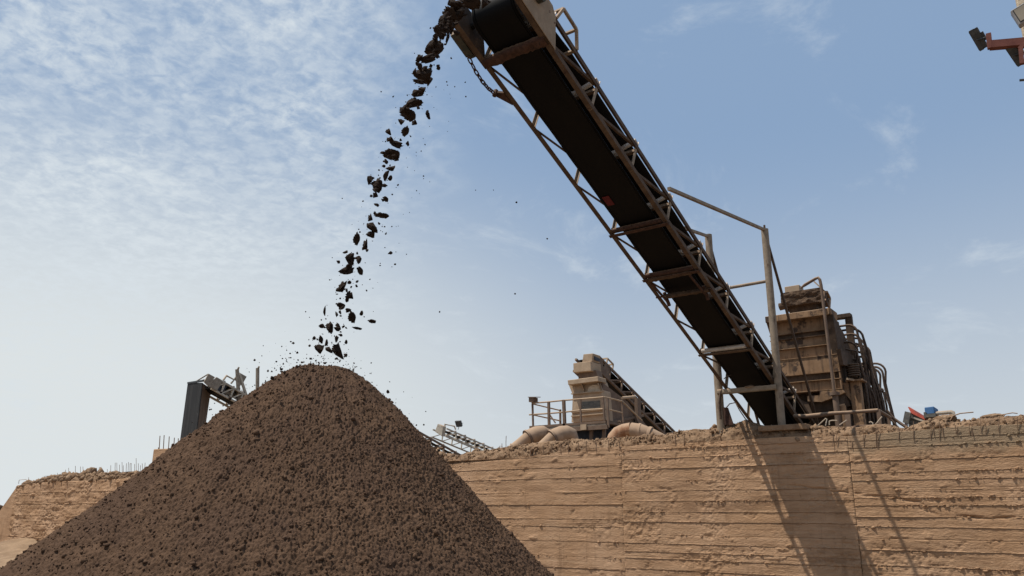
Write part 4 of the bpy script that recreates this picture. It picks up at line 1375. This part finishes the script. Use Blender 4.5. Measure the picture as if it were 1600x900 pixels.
# ------------------------------------------------------------------ pale boom conveyor with a lamp (far, left of the hopper)
bcv = empty('boom_conveyor', (*P(700, 690, Y=16)[:2], PLAT), 'pale small lattice boom conveyor with a lamp on top, low on the skyline', 'conveyor')
XB = P(690, 680, Y=16)[0]
h0, h1 = P(696, 681.5, X=XB), P(768, 712, X=XB)
ua = P(696, 669, X=XB)
slb = (h0[2] - h1[2]) / (h1[1] - h0[1])
Hb = (ua[2] - h0[2]) * math.cos(math.atan(slb))
ln = float(np.linalg.norm(h1 - h0))
ptb, nb, db, sb = lattice_conveyor(bcv, h0, (0, 1), slb, 1.1, Hb, (ln + 3) / 8, 8, M['paleframe'], .075, lower=False)
MB().prism([P(684, 662.5, Y=h0[1] - .05), P(692, 666, Y=h0[1] - .05), P(690, 681.5, Y=h0[1] - .05), P(679.5, 674.5, Y=h0[1] - .05)], (0, .3, 0)).build('head_plate', M['paleframe'], bcv)
a_, b_, c_ = P(695, 663, X=XB - .4), P(710, 666, X=XB - .4), P(712, 671, X=XB - .3)
MB().path([P(695, 668, X=XB - .4), a_, b_, c_], .05, 6).build('guard_frame', M['paleframe'], bcv)


def floodlight(c, facing, up, w, h, d, label, arm_to=None, cat='floodlight'):
    """Finned LED floodlight; c centre, facing unit vector of the lamp's light."""
    f_ = unit(facing)
    s_ = unit(np.cross(f_, V(up)))
    u_ = unit(np.cross(s_, f_))
    root = empty('floodlight', c, label, cat)
    pt = lambda a, b, k_: V(c) + s_ * a + u_ * b + f_ * k_
    hs = MB()
    hs.hexa([pt(-w / 2, -h / 2, -d / 2), pt(w / 2, -h / 2, -d / 2), pt(w / 2, h / 2, -d / 2), pt(-w / 2, h / 2, -d / 2),
             pt(-w / 2, -h / 2, 0), pt(w / 2, -h / 2, 0), pt(w / 2, h / 2, 0), pt(-w / 2, h / 2, 0)])
    hs.build('housing', M['lamp'], root)
    ls = MB()
    ls.hexa([pt(-w * .46, -h * .46, 0), pt(w * .46, -h * .46, 0), pt(w * .46, h * .46, 0), pt(-w * .46, h * .46, 0),
             pt(-w * .46, -h * .46, d * .06), pt(w * .46, -h * .46, d * .06), pt(w * .46, h * .46, d * .06), pt(-w * .46, h * .46, d * .06)])
    ls.build('lens', M['lens'], root)
    for i in range(9):
        x = -w * .46 + w * .92 * i / 8
        hh = h * (.42 + .06 * (i % 2))
        MB().hexa([pt(x - w * .02, -hh, -d), pt(x + w * .02, -hh, -d), pt(x + w * .02, hh, -d), pt(x - w * .02, hh, -d),
                   pt(x - w * .02, -hh, -d / 2), pt(x + w * .02, -hh, -d / 2), pt(x + w * .02, hh, -d / 2), pt(x - w * .02, hh, -d / 2)]).build('cooling_fin', M['lamp'], root)
    MB().hexa([pt(-w * .16, -h * .2, -d * 1.35), pt(w * .16, -h * .2, -d * 1.35), pt(w * .16, h * .2, -d * 1.35), pt(-w * .16, h * .2, -d * 1.35),
               pt(-w * .16, -h * .2, -d), pt(w * .16, -h * .2, -d), pt(w * .16, h * .2, -d), pt(-w * .16, h * .2, -d)]).build('driver_box', M['lamp'], root)
    yk = MB()
    yk.path([pt(-w * .54, 0, -d * .3), pt(-w * .54, -h * .1, -d * 1.5), pt(w * .54, -h * .1, -d * 1.5), pt(w * .54, 0, -d * .3)], d * .09, 6)
    if arm_to is not None:
        yk.tube(pt(0, -h * .1, -d * 1.5), V(arm_to), d * .12, 6)
    yk.build('yoke', M['lamp'], root)
    return root


fc_ = P(716, 662.5, X=XB - .3)
floodlight(fc_, unit(-FW * .8 - RT * .45 - UP * .25), (0, 0, 1), .42, .40, .14, 'black floodlight clamped on top of the pale boom conveyor', fc_ + V((-.05, .05, -.35)))

# second boom, mostly hidden by the pile
sb_root = empty('boom_conveyor', (*P(668, 695, Y=14)[:2], PLAT), 'brown lattice conveyor boom emerging behind the right flank of the soil pile', 'conveyor')
XB2 = P(668, 690, Y=14)[0]
h0, h1 = P(606, 664, X=XB2), P(698, 714, X=XB2)
ua = P(646, 671, X=XB2)
lo_ = P(646, 686, X=XB2)
slb = (h0[2] - h1[2]) / (h1[1] - h0[1])
ln = float(np.linalg.norm(h1 - h0))
lattice_conveyor(sb_root, h0, (0, 1), slb, 1.0, (ua[2] - lo_[2]) * math.cos(math.atan(slb)), (ln + 2) / 6, 6, M['tan_shade'], .10, lower=False)

# ------------------------------------------------------------------ discharge conveyor with rubber skirt (left)
LY = 5.0
dc = empty('discharge_conveyor', (*P(345, 640, Y=LY)[:2], PLAT), 'grey beige conveyor head above the black rubber chute, rising behind the pile', 'conveyor')
XD = P(345, 605, Y=LY)[0]
h0, h1 = P(330, 607, X=XD), P(366, 627, X=XD)
ua = P(345, 596, X=XD)
lo_ = P(345, 615.5, X=XD)
slb = (h0[2] - h1[2]) / (h1[1] - h0[1])
ln = float(np.linalg.norm(h1 - h0))
Hd = (ua[2] - lo_[2]) * math.cos(math.atan(slb))
ptd, nd, dd, sdv = lattice_conveyor(dc, h0, (0, 1), slb, 1.2, Hd, ln * 2.4 / 6, 6, M['paleframe'], .10)
ya = P(318, 597, X=XD)[1]
for pl_ in ([(325, 584), (335, 589.5), (331.5, 594), (333, 596), (324, 603), (318, 597)], [(337.5, 589.5), (347, 596), (338, 610.5), (324, 603.2), (333.3, 596.2), (332, 594.4)]):
    MB().prism(ppoly(pl_, X=XD + .05), (.06, 0, 0)).build('side_plate', M['greyframe'], dc)
MB().prism(ppoly([(342, 601), (356, 602), (349, 612), (339, 610)], X=XD - .1), (-.9, 0, 0)).build('drum_guard', M['blueblack'], dc)
gq = [P(x, y, X=XD - .1) for x, y in ((349, 594), (354, 587), (366, 593.5), (361, 599))]
MB().path(gq, .055, 6).build('guard_frame', M['paleframe'], dc)
MB().prism(ppoly([(345, 610.5), (362, 612), (363, 617), (352, 616)], X=XD - .3), (-.5, 0, 0)).build('return_idler_bracket', M['greyframe'], dc)
MB().prism(ppoly([(374, 582), (385.5, 588.5), (378, 602), (366, 592)], X=XD - .9), (-.08, 0, 0)).build('hood', M['greyframe'], dc)
# supports
tp, bt = P(370.5, 577, X=XD - .2), P(374, 640, X=XD - .2)
MB().beam(bt, tp, .16, .14, (0, 1, 0)).build('support_post', M['greyframe'], dc)
MB().beam(tp - V((.02, 0, .1)), tp + V((.16, 0, .1)), .07, .07).build('post_stub', M['greyframe'], dc)
MB().beam(P(374, 584, X=XD - .25), P(386, 622, X=XD - .25), .12, .12, (0, 1, 0)).build('support_brace', M['paleframe'], dc)
tp, bt = P(402.5, 575, X=XD - .6), P(402, 640, X=XD - .6)
MB().beam(bt, tp, .16, .14, (0, 1, 0)).build('support_post', M['greyframe'], dc)
MB().beam(tp - V((.02, 0, .1)), tp + V((.14, 0, .08)), .07, .07).build('post_stub', M['greyframe'], dc)
# rubber chute hanging below the head
Yc = LY - .8
ct = empty('rubber_chute', (*P(305, 690, Y=Yc)[:2], PLAT), 'tall dark rubber chute hanging from the conveyor head left of the soil pile', 'chute')
q0 = ppoly([(293.3, 598.3), (316, 598), (301, 720), (277, 720)], Y=Yc)
MB().prism(q0, (0, .05, 0)).build('rubber_sheet', M['curtain'], ct)
xr_ = P(316, 598, Y=Yc)[0]
q1 = [P(315.7, 598, Y=Yc), P(330, 607.5, Y=Yc + .9), P(313, 720, Y=Yc + .9), P(300.7, 720, Y=Yc)]
MB().prism(q1, (-.05, .03, 0)).build('rubber_sheet', M['curtain_brown'], ct)
MB().prism([P(293.6, 598.3, Y=Yc + .03), P(330, 607.5, Y=Yc + .95) + V((-.1, .0, 0)), P(313, 720, Y=Yc + .95) + V((-.1, 0, 0)), P(277.3, 720, Y=Yc + .03)], (-.03, .05, 0)).build('rubber_sheet', M['curtain'], ct)
MB().tube(P(303, 598, Y=Yc + .1), P(324.5, 585, Y=Yc + .4), .035, 6).build('hanger_bar', M['greyframe'], ct)
MB().box(q0[0][0], q0[1][0], Yc - .03, Yc + .08, q0[0][2] - .05, q0[0][2] + .04).build('top_rail', M['lamp'], ct)

# concrete block with starter bars
cb0 = P(231.5, 705, Y=.45)
blk = empty('concrete_block', (cb0[0], .5, 4.4), 'squared tan concrete block with upright bars on the wall top left of the pile', 'block')
xb0, xb1 = P(238, 715, Y=.2)[0], P(292, 715, Y=.2)[0]
zt_, zb__ = P(238, 702, Y=.2)[2], 4.2
v = [(xb0 - .42, 1.9, zb__), (xb0, .2, zb__), (xb1, .2, zb__), (xb1, 1.9, zb__), (xb0 - .32, 1.9, zt_ + .05), (xb0, .2, zt_), (xb1, .2, zt_ - .05), (xb1, 1.9, zt_ + .05)]
MB().hexa([v[0], v[1], v[2], v[3], v[4], v[5], v[6], v[7]]).build('block_body', M['wall'], blk, bevel=.03)
for x, y0, y1 in ((248.5, 703, 681), (255, 703, 680), (263, 703, 682), (271, 704, 684), (278, 704, 685), (285, 700, 686), (246.5, 703, 699)):
    MB().tube(P(x, y0 + 3, Y=.6), P(x + (1.5 if x < 275 else .6), y1, Y=.6), .022, 6).build('rebar', M['rebar'], blk)

# ------------------------------------------------------------------ dust caked screening tower (right)
TY = 4.0
tw = empty('screening_tower', (.1, TY + .9, PLAT), 'tall dust caked brown screening tower with ribbed front behind the stacker foot', 'machine')


def front_plate(x0a, ya, x0b, yb, x1b, yc, x1a, yd, Y, d, name, mat):
    return MB().prism(ppoly([(x0a, ya), (x0b, yb), (x1b, yc), (x1a, yd)], Y=Y), (0, d, 0)).build(name, mat, tw, bevel=.008)


XT0, XT1 = P(1205, 540, Y=TY)[0], P(1310, 560, Y=TY)[0]
rows = [490.5, 512.5, 521, 536.5, 553.5, 580, 591.5, 608]      # joints read along the right edge
zrow = [P(1309, y, Y=TY)[2] for y in rows]
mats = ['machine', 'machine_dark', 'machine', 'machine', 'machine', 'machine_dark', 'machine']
ins = [.0, .05, .02, .05, -.03, .05, .03]
for i in range(7):
    a, b = zrow[i], zrow[i + 1]
    g_ = .012
    MB().box(XT0 + .01, XT1 - .01, TY + ins[i], TY + .42, b + g_, a - g_).build('front_panel', M[mats[i]], tw, bevel=.006)
    rb = MB()
    rb.box(XT0 - .015, XT1 + .02, TY - .055, TY + .43, b - .011, b + .011)
    rb.build('rib', M['machine'], tw)
for x in (XT1 - .02, XT1 - .19, XT0 + .01):
    MB().box(x, x + .035, TY - .045, TY + .1, zrow[7], zrow[0] - .02).build('edge_flange', M['machine'], tw)
lz1, lz0 = P(1297, 480.5, Y=TY - .3)[2], P(1299, 490, Y=TY - .3)[2]
lx0, lx1 = P(1195.5, 499, Y=TY - .3)[0], P(1298, 486, Y=TY - .3)[0]
lipm = MB()
lipm.box(lx0, lx1, TY - .3, TY + .45, lz0 - .01, lz1)
lipm.build('top_lip', M['machine'], tw, bevel=.012)
# flared plates under the lip
MB().prism([(lx0 + .02, TY - .28, lz0 - .01), (XT0, TY + .02, lz0 - .38), (XT0, TY + .3, lz0 - .38), (XT0, TY + .3, lz0 - .01)], (.02, 0, 0)).build('flare_plate', M['machine'], tw)
MB().prism([(XT0 + .03, TY + .5, zrow[0] - .1), (XT1 - .03, TY + .5, zrow[0] - .1), (XT1 - .03, TY + .5, PLAT), (XT0 + .03, TY + .5, PLAT)], (0, .2, 0)).build('rear_panel', M['machine_dark'], tw)
# discharge chute
MB().prism(ppoly([(1281, 611), (1317, 609), (1320, 613), (1305, 620), (1284, 628), (1262, 627), (1262, 619), (1281, 617.5)], Y=TY - .05), (0, .9, 0)).build('chute_plate', M['machine'], tw)
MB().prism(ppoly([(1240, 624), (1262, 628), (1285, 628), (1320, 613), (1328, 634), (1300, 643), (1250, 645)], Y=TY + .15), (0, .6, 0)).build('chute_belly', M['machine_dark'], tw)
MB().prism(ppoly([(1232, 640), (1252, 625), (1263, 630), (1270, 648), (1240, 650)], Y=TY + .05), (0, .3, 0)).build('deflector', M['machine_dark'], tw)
# caked vibrating head on top
hz = (P(1284, 448.5, Y=TY)[2], P(1284, 471, Y=TY)[2])
hxa, hxb = P(1220.5, 468, Y=TY)[0], P(1284, 460, Y=TY)[0]
n1, n2 = 46, 22
gu, gv = np.meshgrid(np.linspace(0, 1, n1), np.linspace(0, 1, n2), indexing='ij')


def rough_panel(corner, eu, ev, en, amp, seed):
    X_ = corner[None, None] + gu[..., None] * V(eu) + gv[..., None] * V(ev)
    dn_ = fbm(X_[..., 0] * 3, X_[..., 2] * 6 + X_[..., 1] * 3, 0, 5, seed, .62)
    edge_ = np.minimum(1, 8 * np.minimum(gv, 1 - gv) + .25)
    X_ = X_ + V(en) * (dn_ * amp * edge_)[..., None]
    return X_.reshape(-1, 3)


hw, hh_ = hxb - hxa, hz[0] - hz[1]
hd = .8
pans = [rough_panel(V((hxa, TY, hz[1])), (hw, 0, 0), (0, 0, hh_), (0, -1, 0), .09, 5), rough_panel(V((hxb, TY, hz[1])), (0, hd, 0), (0, 0, hh_), (1, 0, 0), .06, 6),
        rough_panel(V((hxa, TY + hd, hz[1])), (0, -hd, 0), (0, 0, hh_), (-1, 0, 0), .05, 7), rough_panel(V((hxb, TY + hd, hz[1])), (-hw, 0, 0), (0, 0, hh_), (0, 1, 0), .03, 8),
        rough_panel(V((hxa, TY, hz[0])), (hw, 0, 0), (0, hd, 0), (0, 0, 1), .03, 9), rough_panel(V((hxa, TY + hd, hz[1])), (hw, 0, 0), (0, -hd, 0), (0, 0, -1), .02, 10)]
qs = gridquads(n1, n2)
vv = np.concatenate(pans)
qq = np.concatenate([qs + i * n1 * n2 for i in range(6)])
me = mesh_np('vibrating_head', vv - ROOT_LOC[tw.name], qq)
link('vibrating_head', me, M['caked'], tw)
tz = (P(1237, 446.5, Y=TY + .15)[2], P(1237, 457, Y=TY + .15)[2])
MB().box(P(1226, 452, Y=TY + .15)[0], P(1249, 449, Y=TY + .15)[0], TY + .15, TY + .6, tz[1], tz[0]).build('head_cover', M['tan'], tw, bevel=.01)
MB().box(P(1233, 483, Y=TY + .2)[0], P(1276, 478, Y=TY + .2)[0], TY + .2, TY + 1.0, lz1 - .02, hz[1] + .03).build('neck', M['machine_dark'], tw)
mo = P(1223, 479, Y=TY + .1)
MB().tube(mo + V((-.1, 0, 0)), mo + V((.16, 0, .03)), .12, 12).build('vibrator_motor', M['caked'], tw)
MB().tube(mo + V((.1, .1, -.2)), mo + V((.1, .1, 0)), .04, 8).build('motor_foot', M['machine_dark'], tw)
# bent pipe frame in front
fy_ = TY - .45
pp_ = [P(1252, 449.5, Y=fy_ + .3), P(1258, 445, Y=fy_ + .1), P(1274, 435.5, Y=fy_), P(1278.5, 433.8, Y=fy_), P(1281, 437, Y=fy_), P(1283, 446, Y=fy_), P(1303.5, 612, Y=fy_)]
MB().path(pp_, [.03, .05, .045, .045, .045, .045, .045], 10).build('water_pipe', M['tan_shade'], tw)
MB().tube(P(1304, 612, Y=fy_), P(1311, 668, Y=fy_), .085, 12).build('water_pipe', M['tan_shade'], tw)
MB().tube(P(1304, 613.5, Y=fy_), P(1304.6, 618, Y=fy_), .14, 14).build('pipe_flange', M['tan_shade'], tw)
MB().beam(P(1272, 440, Y=fy_), P(1282, 449, Y=fy_), .04, .04).build('pipe_brace', M['tan'], tw)
MB().tube(P(1316, 634, Y=fy_ + .1), P(1320, 668, Y=fy_ + .1), .10, 12).build('stub_pipe', M['machine'], tw)
# guard frame beside the head
g = MB()
gx_ = hxb + .1
for a, b in (((1287, 456), (1287, 482)), ((1287, 456), (1292, 456)), ((1292, 456), (1297, 466)), ((1297, 466), (1296, 480)), ((1289, 468), (1300, 490))):
    g.beam(P(*a, X=gx_), P(*b, X=gx_), .06, .05, (1, 0, 0))
g.build('guard_frame', M['machine'], tw)
# side plate, spring and column on the east side
MB().prism(ppoly([(1313, 545), (1334, 556), (1334, 574), (1318, 570)], X=XT1 + .2), (-.12, 0, 0)).build('side_bracket', M['machine_dark'], tw)
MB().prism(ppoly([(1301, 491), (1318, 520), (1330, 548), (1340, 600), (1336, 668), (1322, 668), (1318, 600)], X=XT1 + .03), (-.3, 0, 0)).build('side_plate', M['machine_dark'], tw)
sc_ = P(1333, 580, Y=TY + .35)
hel = [sc_ + V((.17 * math.cos(q), .17 * math.sin(q), -.2 + .4 * q / (2 * math.pi * 6))) for q in np.linspace(0, 2 * math.pi * 6, 100)]
MB().path(hel, .026, 6).build('coil_spring', M['machine_dark'], tw)
MB().tube(sc_ - V((0, 0, .2)), sc_ + V((0, 0, .2)), .11, 10).build('spring_core', M['machine_dark'], tw)
cx0, cx1 = P(1330, 625, Y=TY + .2)[0], P(1346, 625, Y=TY + .2)[0]
cz = P(1335, 596, Y=TY + .2)[2]
MB().box(cx0, cx1, TY + .2, TY + .5, PLAT, cz).build('support_column', M['machine'], tw, bevel=.01)
MB().box(cx0 - .08, cx1 + .12, TY + .1, TY + .65, cz, cz + .05).build('spring_seat', M['machine'], tw)
MB().prism([(cx0 - .02, TY + .14, cz - .02), (cx0 - .3, TY + .14, cz - .02), (cx0 - .3, TY + .14, cz - .12), (cx0, TY + .14, cz - .55)], (0, .05, 0)).build('knee_bracket', M['machine'], tw)
MB().prism(ppoly([(1323, 590), (1334, 592), (1333, 595), (1322, 593)], Y=TY + .0), (0, .1, 0)).build('ledge_plate', M['tan'], tw)
# header platform beam and post
MB().beam(P(1305, 496.5, Y=TY + 1.6), P(1330, 493, Y=TY + 1.6), .3, .12).build('header_beam', M['machine_dark'], tw)
MB().beam(P(1326, 495, Y=TY + 1.6), P(1334, 575, Y=TY + 1.6), .2, .17, (0, 1, 0)).build('header_post', M['machine_dark'], tw)
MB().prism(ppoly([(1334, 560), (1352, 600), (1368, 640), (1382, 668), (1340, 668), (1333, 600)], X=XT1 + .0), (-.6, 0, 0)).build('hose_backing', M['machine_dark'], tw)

# hose bank: each hose is a loop of its own
hb = empty('hose_bank', (XT1 + .4, TY + 2.5, PLAT), 'bank of looped dark hoses hanging down the east side of the screening tower', 'hoses')
rh = random.Random(5)
corners = [(1334, 506.5), (1343, 512.5), (1339, 520.5), (1346, 526.5), (1334, 533), (1345, 535), (1354, 539), (1349, 548), (1352, 556), (1362, 566), (1370, 575), (1378, 566.5), (1374, 572), (1358, 580), (1340, 560), (1366, 592)]
for i, (cxp, cyp) in enumerate(corners):
    xo = XT1 + .35 + .03 * (i % 3)
    c = P(cxp + 4, cyp, X=xo)
    w = .26 + .05 * (i % 2)
    zlow = PLAT - .05 + rh.uniform(0, .1)
    drift = rh.uniform(.05, .35)
    pts = [V((c[0] - 1.2, c[1], c[2] - .02)), V((c[0] - .45, c[1], c[2]))]
    pts += [V((c[0] - w + w * math.sin(t_), c[1], c[2] - w + w * math.cos(t_))) for t_ in np.linspace(0, math.pi / 2, 6)]
    n_ = 7
    for k_ in range(1, n_ + 1):
        f__ = k_ / n_
        pts.append(V((c[0] + .07 * math.sin(f__ * 3 + i) + .1 * f__, c[1] + drift * f__ * f__, (c[2] - w) * (1 - f__) + zlow * f__)))
    MB().path(pts, .036, 8).build('hose', M['hose'], hb)
for i in range(26):
    px = rh.uniform(1336, 1386)
    top = np.interp(px, [1336, 1350, 1365, 1386], [560, 575, 600, 640]) + rh.uniform(-20, 16)
    xo = XT1 + .12 + rh.uniform(0, .3)
    a = P(px, top, X=xo)
    b = V((a[0] + rh.uniform(-.12, .25), a[1] + rh.uniform(-.1, .3), PLAT - .05))
    mdl = (a + b) / 2 + V((rh.uniform(-.05, .15), rh.uniform(-.15, .15), 0))
    MB().path([a + V((-.3, 0, .1)), a, a + (mdl - a) * .5 + V((.03, 0, 0)), mdl, mdl + (b - mdl) * .5 + V((.04, 0, 0)), b], .034, 7).build('hose', M['hose'], hb)
for y0 in (0.9, 2.2, 3.4):
    MB().box(XT1 - .25, XT1 + .3, TY + y0, TY + y0 + .08, PLAT, PLAT + 2.6 - .55 * y0).build('hose_rack_post', M['machine_dark'], hb)
MB().beam(P(1374, 609.5, X=XT1 + .4), P(1381, 609.5, X=XT1 + .4), .04, .03).build('hose_clip', M['hose'], hb)

# feed hoses running along the ground to the east
for i, (pl_, r) in enumerate([([(1386, 641), (1394, 651), (1405, 661), (1422, 672)], .03), ([(1388, 645), (1392, 651), (1402, 658), (1421, 671)], .04), ([(1387, 650), (1400, 664), (1405, 670)], .025)]):
    MB().path([P(x, y, Y=3.0 + .2 * i) for x, y in pl_], r, 8).build('hose', M['hose'], hb)

# handrail on the crest below the tower
hr = empty('handrail', (P(1345, 665, Y=1.0)[0], 1.0, PLAT), 'low tan pipe handrail on the wall crest in front of the hoses', 'handrail')
MB().path([P(1241, 650, Y=1.3), P(1262, 650.5, Y=1.2), P(1285, 648, Y=1.1), P(1300, 646, Y=1.0), P(1325, 644.5, Y=1.0), P(1372, 641, Y=1.0)], [.05, .06, .06, .05, .045, .045], 10).build('rail', M['tan_shade'], hr)
MB().tube(P(1372, 641, Y=1.0), P(1391, 652.5, Y=1.9), .04, 8).build('rail', M['tan_shade'], hr)
MB().beam(P(1324, 644, Y=1.0), P(1326.5, 672, Y=1.0), .13, .06, (0, 1, 0)).build('rail_post', M['tan_shade'], hr)
MB().beam(P(1373, 642, Y=1.0), P(1375, 668, Y=1.0), .09, .06, (0, 1, 0)).build('rail_post', M['tan_shade'], hr)
MB().beam(P(1389, 652, Y=1.9), P(1390, 668, Y=1.9), .07, .06, (0, 1, 0)).build('rail_post', M['tan_shade'], hr)
MB().path([P(1330, 668, Y=.7), P(1345, 665.5, Y=.7), P(1364, 665.5, Y=.7)], .03, 7).build('rail', M['rust'], hr)
for i, (pl_, lab) in enumerate([([(1278, 665), (1290, 654), (1292, 655), (1290, 665)], 'white bent wire triangle standing on the crest by the tower pipe'),
                               ([(1296, 664), (1296, 658), (1300, 657), (1308, 657)], 'bent tan bar hooked over the crest beside the tower pipe'),
                               ([(1312, 664), (1323, 656.5)], 'slanting bare rod leaning between pipe and handrail post'),
                               ([(1362, 669), (1364, 661), (1361, 659), (1358, 660)], 'short white hooked rod on the crest under the handrail'),
                               ([(1366, 666), (1378, 651)], 'slanting bare rod leaning on the far handrail post')]):
    c = P(*pl_[0], Y=.75)
    o = MB().path([P(x, y, Y=.75) for x, y in pl_], .016, 6).build('bent_rod', M['paleframe'], None, origin=c)
    tag(o, lab, 'rod')

# ------------------------------------------------------------------ far red and blue machine
RY2 = 12.0
rm = empty('tracked_screen', (*P(1450, 664, Y=RY2)[:2], PLAT), 'small red and grey mobile screen with a blue box far behind the wall crest', 'machine')
MB().prism(ppoly([(1418.5, 636), (1420.5, 635.6), (1427.5, 640.2), (1429.5, 643.5), (1444, 651.5), (1445, 656), (1423.5, 645.5)], Y=RY2), (0, 2.2, 0)).build('hopper_side', M['redpaint'], rm)
MB().prism(ppoly([(1423.5, 645.5), (1445, 656), (1449, 661), (1432, 667), (1421, 663)], Y=RY2 + .05), (0, 2.0, 0)).build('hopper_body', M['greypaint'], rm)
MB().beam(P(1422.5, 651.5, Y=RY2), P(1448, 659.5, Y=RY2), .06, .06).build('stiffener', M['paleframe'], rm)
MB().beam(P(1419.2, 644, Y=RY2 - .1), P(1415.8, 661, Y=RY2 - .1), .2, .2, (0, 1, 0)).build('hydraulic_leg', M['greypaint'], rm)
MB().beam(P(1416.2, 660, Y=RY2 - .1), P(1415.5, 674, Y=RY2 - .1), .1, .1, (0, 1, 0)).build('hydraulic_rod', M['frame_grey'], rm)
MB().prism(ppoly([(1444.2, 636.5), (1459.2, 634.8), (1460.5, 646), (1445.5, 647.5)], Y=RY2 - .1), (0, .9, 0)).build('control_box', M['bluepaint'], rm, bevel=.02)
MB().prism(ppoly([(1443, 644), (1447, 644), (1447, 653), (1443.5, 653)], Y=RY2 - .2), (0, .5, 0)).build('box_stand', M['greypaint'], rm)
MB().prism(ppoly([(1447, 647), (1462, 645.5), (1462, 651), (1447, 652)], Y=RY2 - .2), (0, .7, 0)).build('engine_tray', M['greypaint'], rm)
MB().path([P(x, y, Y=RY2) for x, y in ((1462, 646), (1486, 643.8), (1489.5, 645), (1491, 658))], .07, 8).build('rail', M['paleframe'], rm)
MB().beam(P(1486, 644, Y=RY2), P(1488, 660, Y=RY2), .13, .1, (0, 1, 0)).build('rail_post', M['greyframe'], rm)
MB().prism(ppoly([(1462, 649.5), (1485, 647.8), (1487, 660), (1462, 660)], Y=RY2 + .1), (0, 1.5, 0)).build('side_bin', M['machine'], rm)
MB().box(*(lambda a, b: (a[0], b[0]))(P(1420, 668, Y=RY2 + .2), P(1490, 668, Y=RY2 + .2)), RY2 + .2, RY2 + 1.9, PLAT, P(1450, 660, Y=RY2 + .2)[2]).build('chassis', M['greypaint'], rm)

# ------------------------------------------------------------------ lamp mast in the upper right
MY = -9.0
x_edge = P(1587.5, 0, Y=MY)[0]
mt = empty('lamp_mast', (x_edge + .6, MY + .5, 0), 'beige mast column with a framed window at the upper right edge', 'mast')
zm = P(1592, -60, Y=MY)[2]
mx = MB()
mx.box(x_edge, x_edge + 1.0, MY, MY + 1.0, -.1, zm)
mx.build('column', M['render'], mt, bevel=.02)
wq = ppoly([(1578, 17), (1613, -4.5), (1627, 18), (1592.5, 39)], Y=MY - .25)
cen = sum(wq) / 4
wf = MB()
sh = lambda k_, dy: [cen + (p - cen) * k_ + V((0, dy, 0)) for p in wq]
wf.prism(sh(1.0, 0), (0, .12, 0))
wfo = wf.build('window_frame', M['frame_grey'], mt, bevel=.012)
MB().prism(sh(.84, -.006), (0, .03, 0)).build('window_seal', M['seal'], wfo)
MB().prism(sh(.76, -.012), (0, .03, 0)).build('window_pane', M['pane'], wfo)
MB().beam(cen + V((0, .1, 0)), cen + V((.1, .3, 0)), .1, .1).build('window_bracket', M['frame_grey'], mt)
# red bracket arm
ay = MY - .35
ra = MB()
ra.beam(P(1547, 71, Y=ay), P(1612, 65.5, Y=ay + .1), .09, .105)
ra.beam(P(1544.5, 53, Y=ay), P(1547, 76, Y=ay), .06, .055, (0, 1, 0))
ra.beam(P(1593, 77, Y=ay), P(1603, 66, Y=ay), .05, .05)
ra.beam(P(1595, 77, Y=ay), P(1597, 100, Y=ay), .05, .06, (0, 1, 0))
ra.build('bracket_arm', M['redarm'], mt)
MB().beam(P(1593, 125.5, Y=ay), P(1612, 124, Y=ay), .03, .02).build('cable_stub', M['seal'], mt)
fdir = unit(-.86 * RT - .50 * UP + .1 * -FW)
c1_ = P(1523, 64, Y=ay + .2)
up_f = unit(.5 * RT * -1 + .86 * UP)
floodlight(c1_, unit(-RT * .72 - UP * .42 + FW * .62), unit(UP * .85 - RT * .5), .28, .31, .10, 'black finned floodlight on the end of the red arm', P(1545, 56, Y=ay))
c2_ = P(1580, 88, Y=ay + .25)
floodlight(c2_, unit(-RT * .70 - UP * .48 + FW * .62), unit(UP * .85 - RT * .5), .29, .32, .10, 'black finned floodlight tucked under the red arm beside the mast', P(1596, 92, Y=ay + .1))

bpy.context.view_layer.update()
